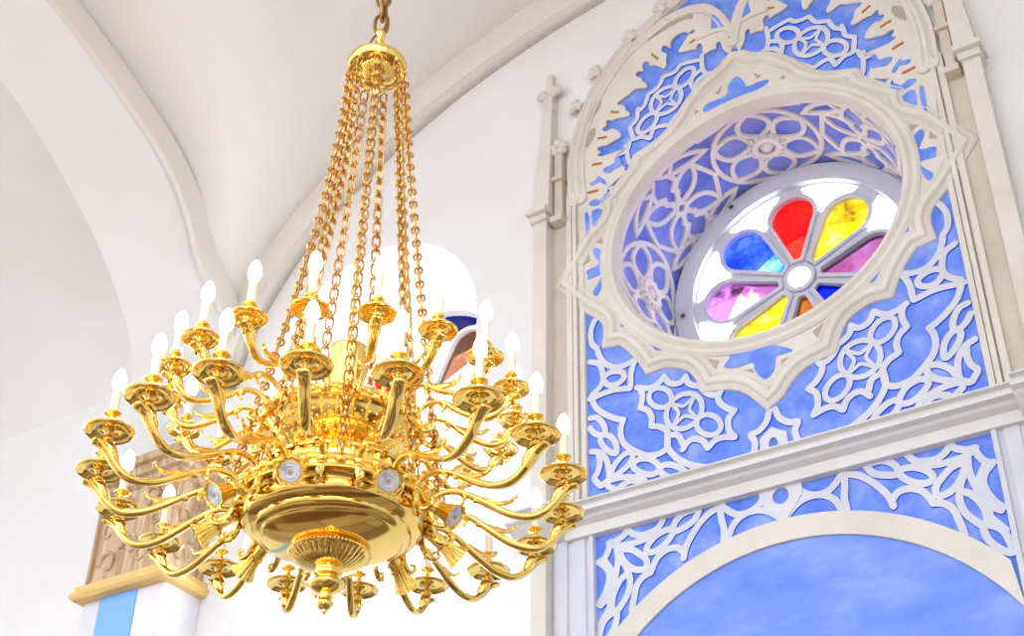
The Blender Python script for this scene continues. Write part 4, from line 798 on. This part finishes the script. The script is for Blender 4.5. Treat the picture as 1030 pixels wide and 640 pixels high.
bm = bmesh.new(); sphere(bm, org+q @ Vector((0,0,.150*R)), .0075*R, 8, 6); b0 = from_bm('lamp_pin', bm, [M_lampcap]); b0.parent = sp0
sp0.rotation_euler = (0,0,zrot(-10))
for k in range(1, 9):
    s_ = sp0.copy(); COL.objects.link(s_); s_.parent = ch; s_.rotation_euler = (0,0,zrot(-10+40*k)); o = l0.copy(); COL.objects.link(o); o.parent = s_; o = b0.copy(); COL.objects.link(o); o.parent = s_
# nine chains from the crown to the lower ring: long links joined by small rings
CZ = .70
for c in range(9):
    deg = 10+40*c; u = adir(deg); tang = Vector((-u.y, u.x, 0)); bm = bmesh.new()
    p0 = u*.150*R+Vector((0,0,(1.835+CZ)*R)); p1 = u*.455*R+Vector((0,0,-.03*R)); D = p1-p0; n = 31; t = D.normalized(); nn = t.cross(tang)
    pitch_ = D.length/n; base = random.uniform(-.12, .12); sag = (.062 if deg > 240 else .012)*R
    hang = lambda q: p0+D*q-u*sag*4*q*(1-q)*(.65+.7*(1-q))/1.0
    for k in range(n):
        w0 = base+.22*math.sin(k*.3+c*1.7)
        s_ = tang*math.cos(w0)+nn*math.sin(w0); s2 = t.cross(s_)
        oval_link(bm, hang((k+.5)/n), t, s_, pitch_*.44, .0195*R, .0056*R)
        oval_link(bm, hang((k+1)/n), t, s2, .0185*R, .0185*R, .0058*R, n=12)
    o = chpart('chain', bm, [M_chain])
# crown plate
bm = bmesh.new(); lathe(bm, Sc([(0,1.855),(.10,1.862),(.138,1.868),(.146,1.856),(.154,1.852),(.161,1.862),(.162,1.89),(.158,1.905),(.130,1.925),(.08,1.94),(.035,1.95),(.024,1.97),(.034,1.985),(.030,2.0),(.016,2.015),(.014,2.05),(.026,2.06),(.026,2.075),(.014,2.09),(.020,2.10),(.030,2.118),(.031,2.135),(.022,2.158),(.01,2.165),(0,2.166)]), 64, Vector((0,0,CZ*R)))
chpart('crown_plate', bm, [M_gold])
bm = bmesh.new(); lathe(bm, Sc([(0,1.865),(.085,1.862),(.092,1.85),(.088,1.84),(.06,1.815),(.03,1.795),(.02,1.79),(.028,1.775),(.062,1.765),(.070,1.755),(.06,1.745),(.02,1.735),(0,1.73)]), 108, Vector((0,0,CZ*R)), flute=lambda r, z, a: r*(1+(.07*abs(math.sin(16*a)) if 1.80*R < z < 1.855*R else 0)))
chpart('sunburst_boss', bm, [M_gold])
for c in range(9):
    u = adir(10+40*c); bm = bmesh.new(); tube(bm, [u*.145*R+Vector((0,0,(1.88+CZ)*R)), u*.150*R+Vector((0,0,(1.83+CZ)*R))], .008*R, 8)
    sphere(bm, u*.150*R+Vector((0,0,(1.845+CZ)*R)), .014*R, 8, 6); chpart('chain_hook', bm, [M_gold])
# hanging chain and the cable woven through it, up to the vault
bm = bmesh.new(); z = (2.175+CZ)*R; k = 0; top = 11.05-AX.z
while z < top:
    a = .5+(PI/2 if k % 2 else 0); s_ = Vector((math.cos(a), math.sin(a), 0))
    oval_link(bm, Vector((0,0,z+.035*R)), Vector((0,0,1)), s_, .072*R, .036*R, .0105*R); z += .108*R; k += 1
o = chpart('suspension_chain', bm, [M_iron])
bm = bmesh.new(); pts = []; rt = Vector((math.cos(YAW), math.sin(YAW), 0))
side = [(-.052,1.95),(-.045,2.0),(-.035,2.07),(-.012,2.12),(.02,2.15),(.036,2.20),(.034,2.28),(.03,2.36),(.034,2.5),(.02,2.7),(.0,2.9),(.02,3.1),(.0,3.4)]
for p in catmull(side, 5): pts.append(rt*p.x*R+Vector((0,-.012,(p.y-.01+CZ)*R)))
tube(bm, pts, .0075*R, 7); chpart('cable', bm, [M_iron])

# ------------------------------------------------------------------ camera
f = 1448.3; pitch = .6168; roll = .0192; SC.render.resolution_x = 1030; SC.render.resolution_y = 640
right = Vector((math.cos(YAW), math.sin(YAW), 0)); fh = Vector((-math.sin(YAW), math.cos(YAW), 0)); up = Vector((0,0,1))
fw = fh*math.cos(pitch)+up*math.sin(pitch); u0 = -fh*math.sin(pitch)+up*math.cos(pitch)
cr_, sr_ = math.cos(roll), math.sin(roll)
cx = right*cr_+u0*sr_; cy = -right*sr_+u0*cr_; cz = -fw
cam = bpy.data.cameras.new('camera'); co = bpy.data.objects.new('camera', cam); COL.objects.link(co)
M = Matrix(((cx.x, cy.x, cz.x, 0), (cx.y, cy.y, cz.y, 0), (cx.z, cy.z, cz.z, 1.6), (0,0,0,1))); co.matrix_world = M
cam.sensor_width = 36; cam.lens = f/1030*36; cam.clip_end = 200; SC.camera = co

# ------------------------------------------------------------------ daylight
wd = bpy.data.worlds.new('daylight'); SC.world = wd; wd.use_nodes = True; nt = wd.node_tree
bg = nt.nodes['Background']; bg.inputs['Strength'].default_value = 1.0
# hazy sky, brightest low down behind the windows
tc = nt.nodes.new('ShaderNodeTexCoord'); vm = nt.nodes.new('ShaderNodeVectorMath'); vm.operation = 'DOT_PRODUCT'; vm.inputs[1].default_value = Vector((.15, .97, .2)).normalized()
rp = nt.nodes.new('ShaderNodeValToRGB'); rp.color_ramp.elements[0].position = .42; rp.color_ramp.elements[0].color = (.92,1.0,1.12,1)
rp.color_ramp.elements[1].position = .95; rp.color_ramp.elements[1].color = (7.0,7.0,7.0,1)
mr = nt.nodes.new('ShaderNodeMapRange'); mr.inputs['From Min'].default_value = -1; mr.inputs['From Max'].default_value = 1
nt.links.new(tc.outputs['Generated'], vm.inputs[0]); nt.links.new(vm.outputs['Value'], mr.inputs['Value']); nt.links.new(mr.outputs[0], rp.inputs['Fac']); nt.links.new(rp.outputs[0], bg.inputs['Color'])
sun = bpy.data.lights.new('sun', 'SUN'); sun.energy = .3; sun.angle = math.radians(40); sun.color = (1,1,1)
so = bpy.data.objects.new('sun', sun); COL.objects.link(so); so.rotation_euler = (math.radians(62), 0, math.radians(28))
vs = SC.view_settings; SC.display_settings.display_device = 'sRGB'; vs.view_transform = 'Standard'; vs.look = 'None'; vs.gamma = 1; vs.exposure = 1.16; vs.use_curve_mapping = False
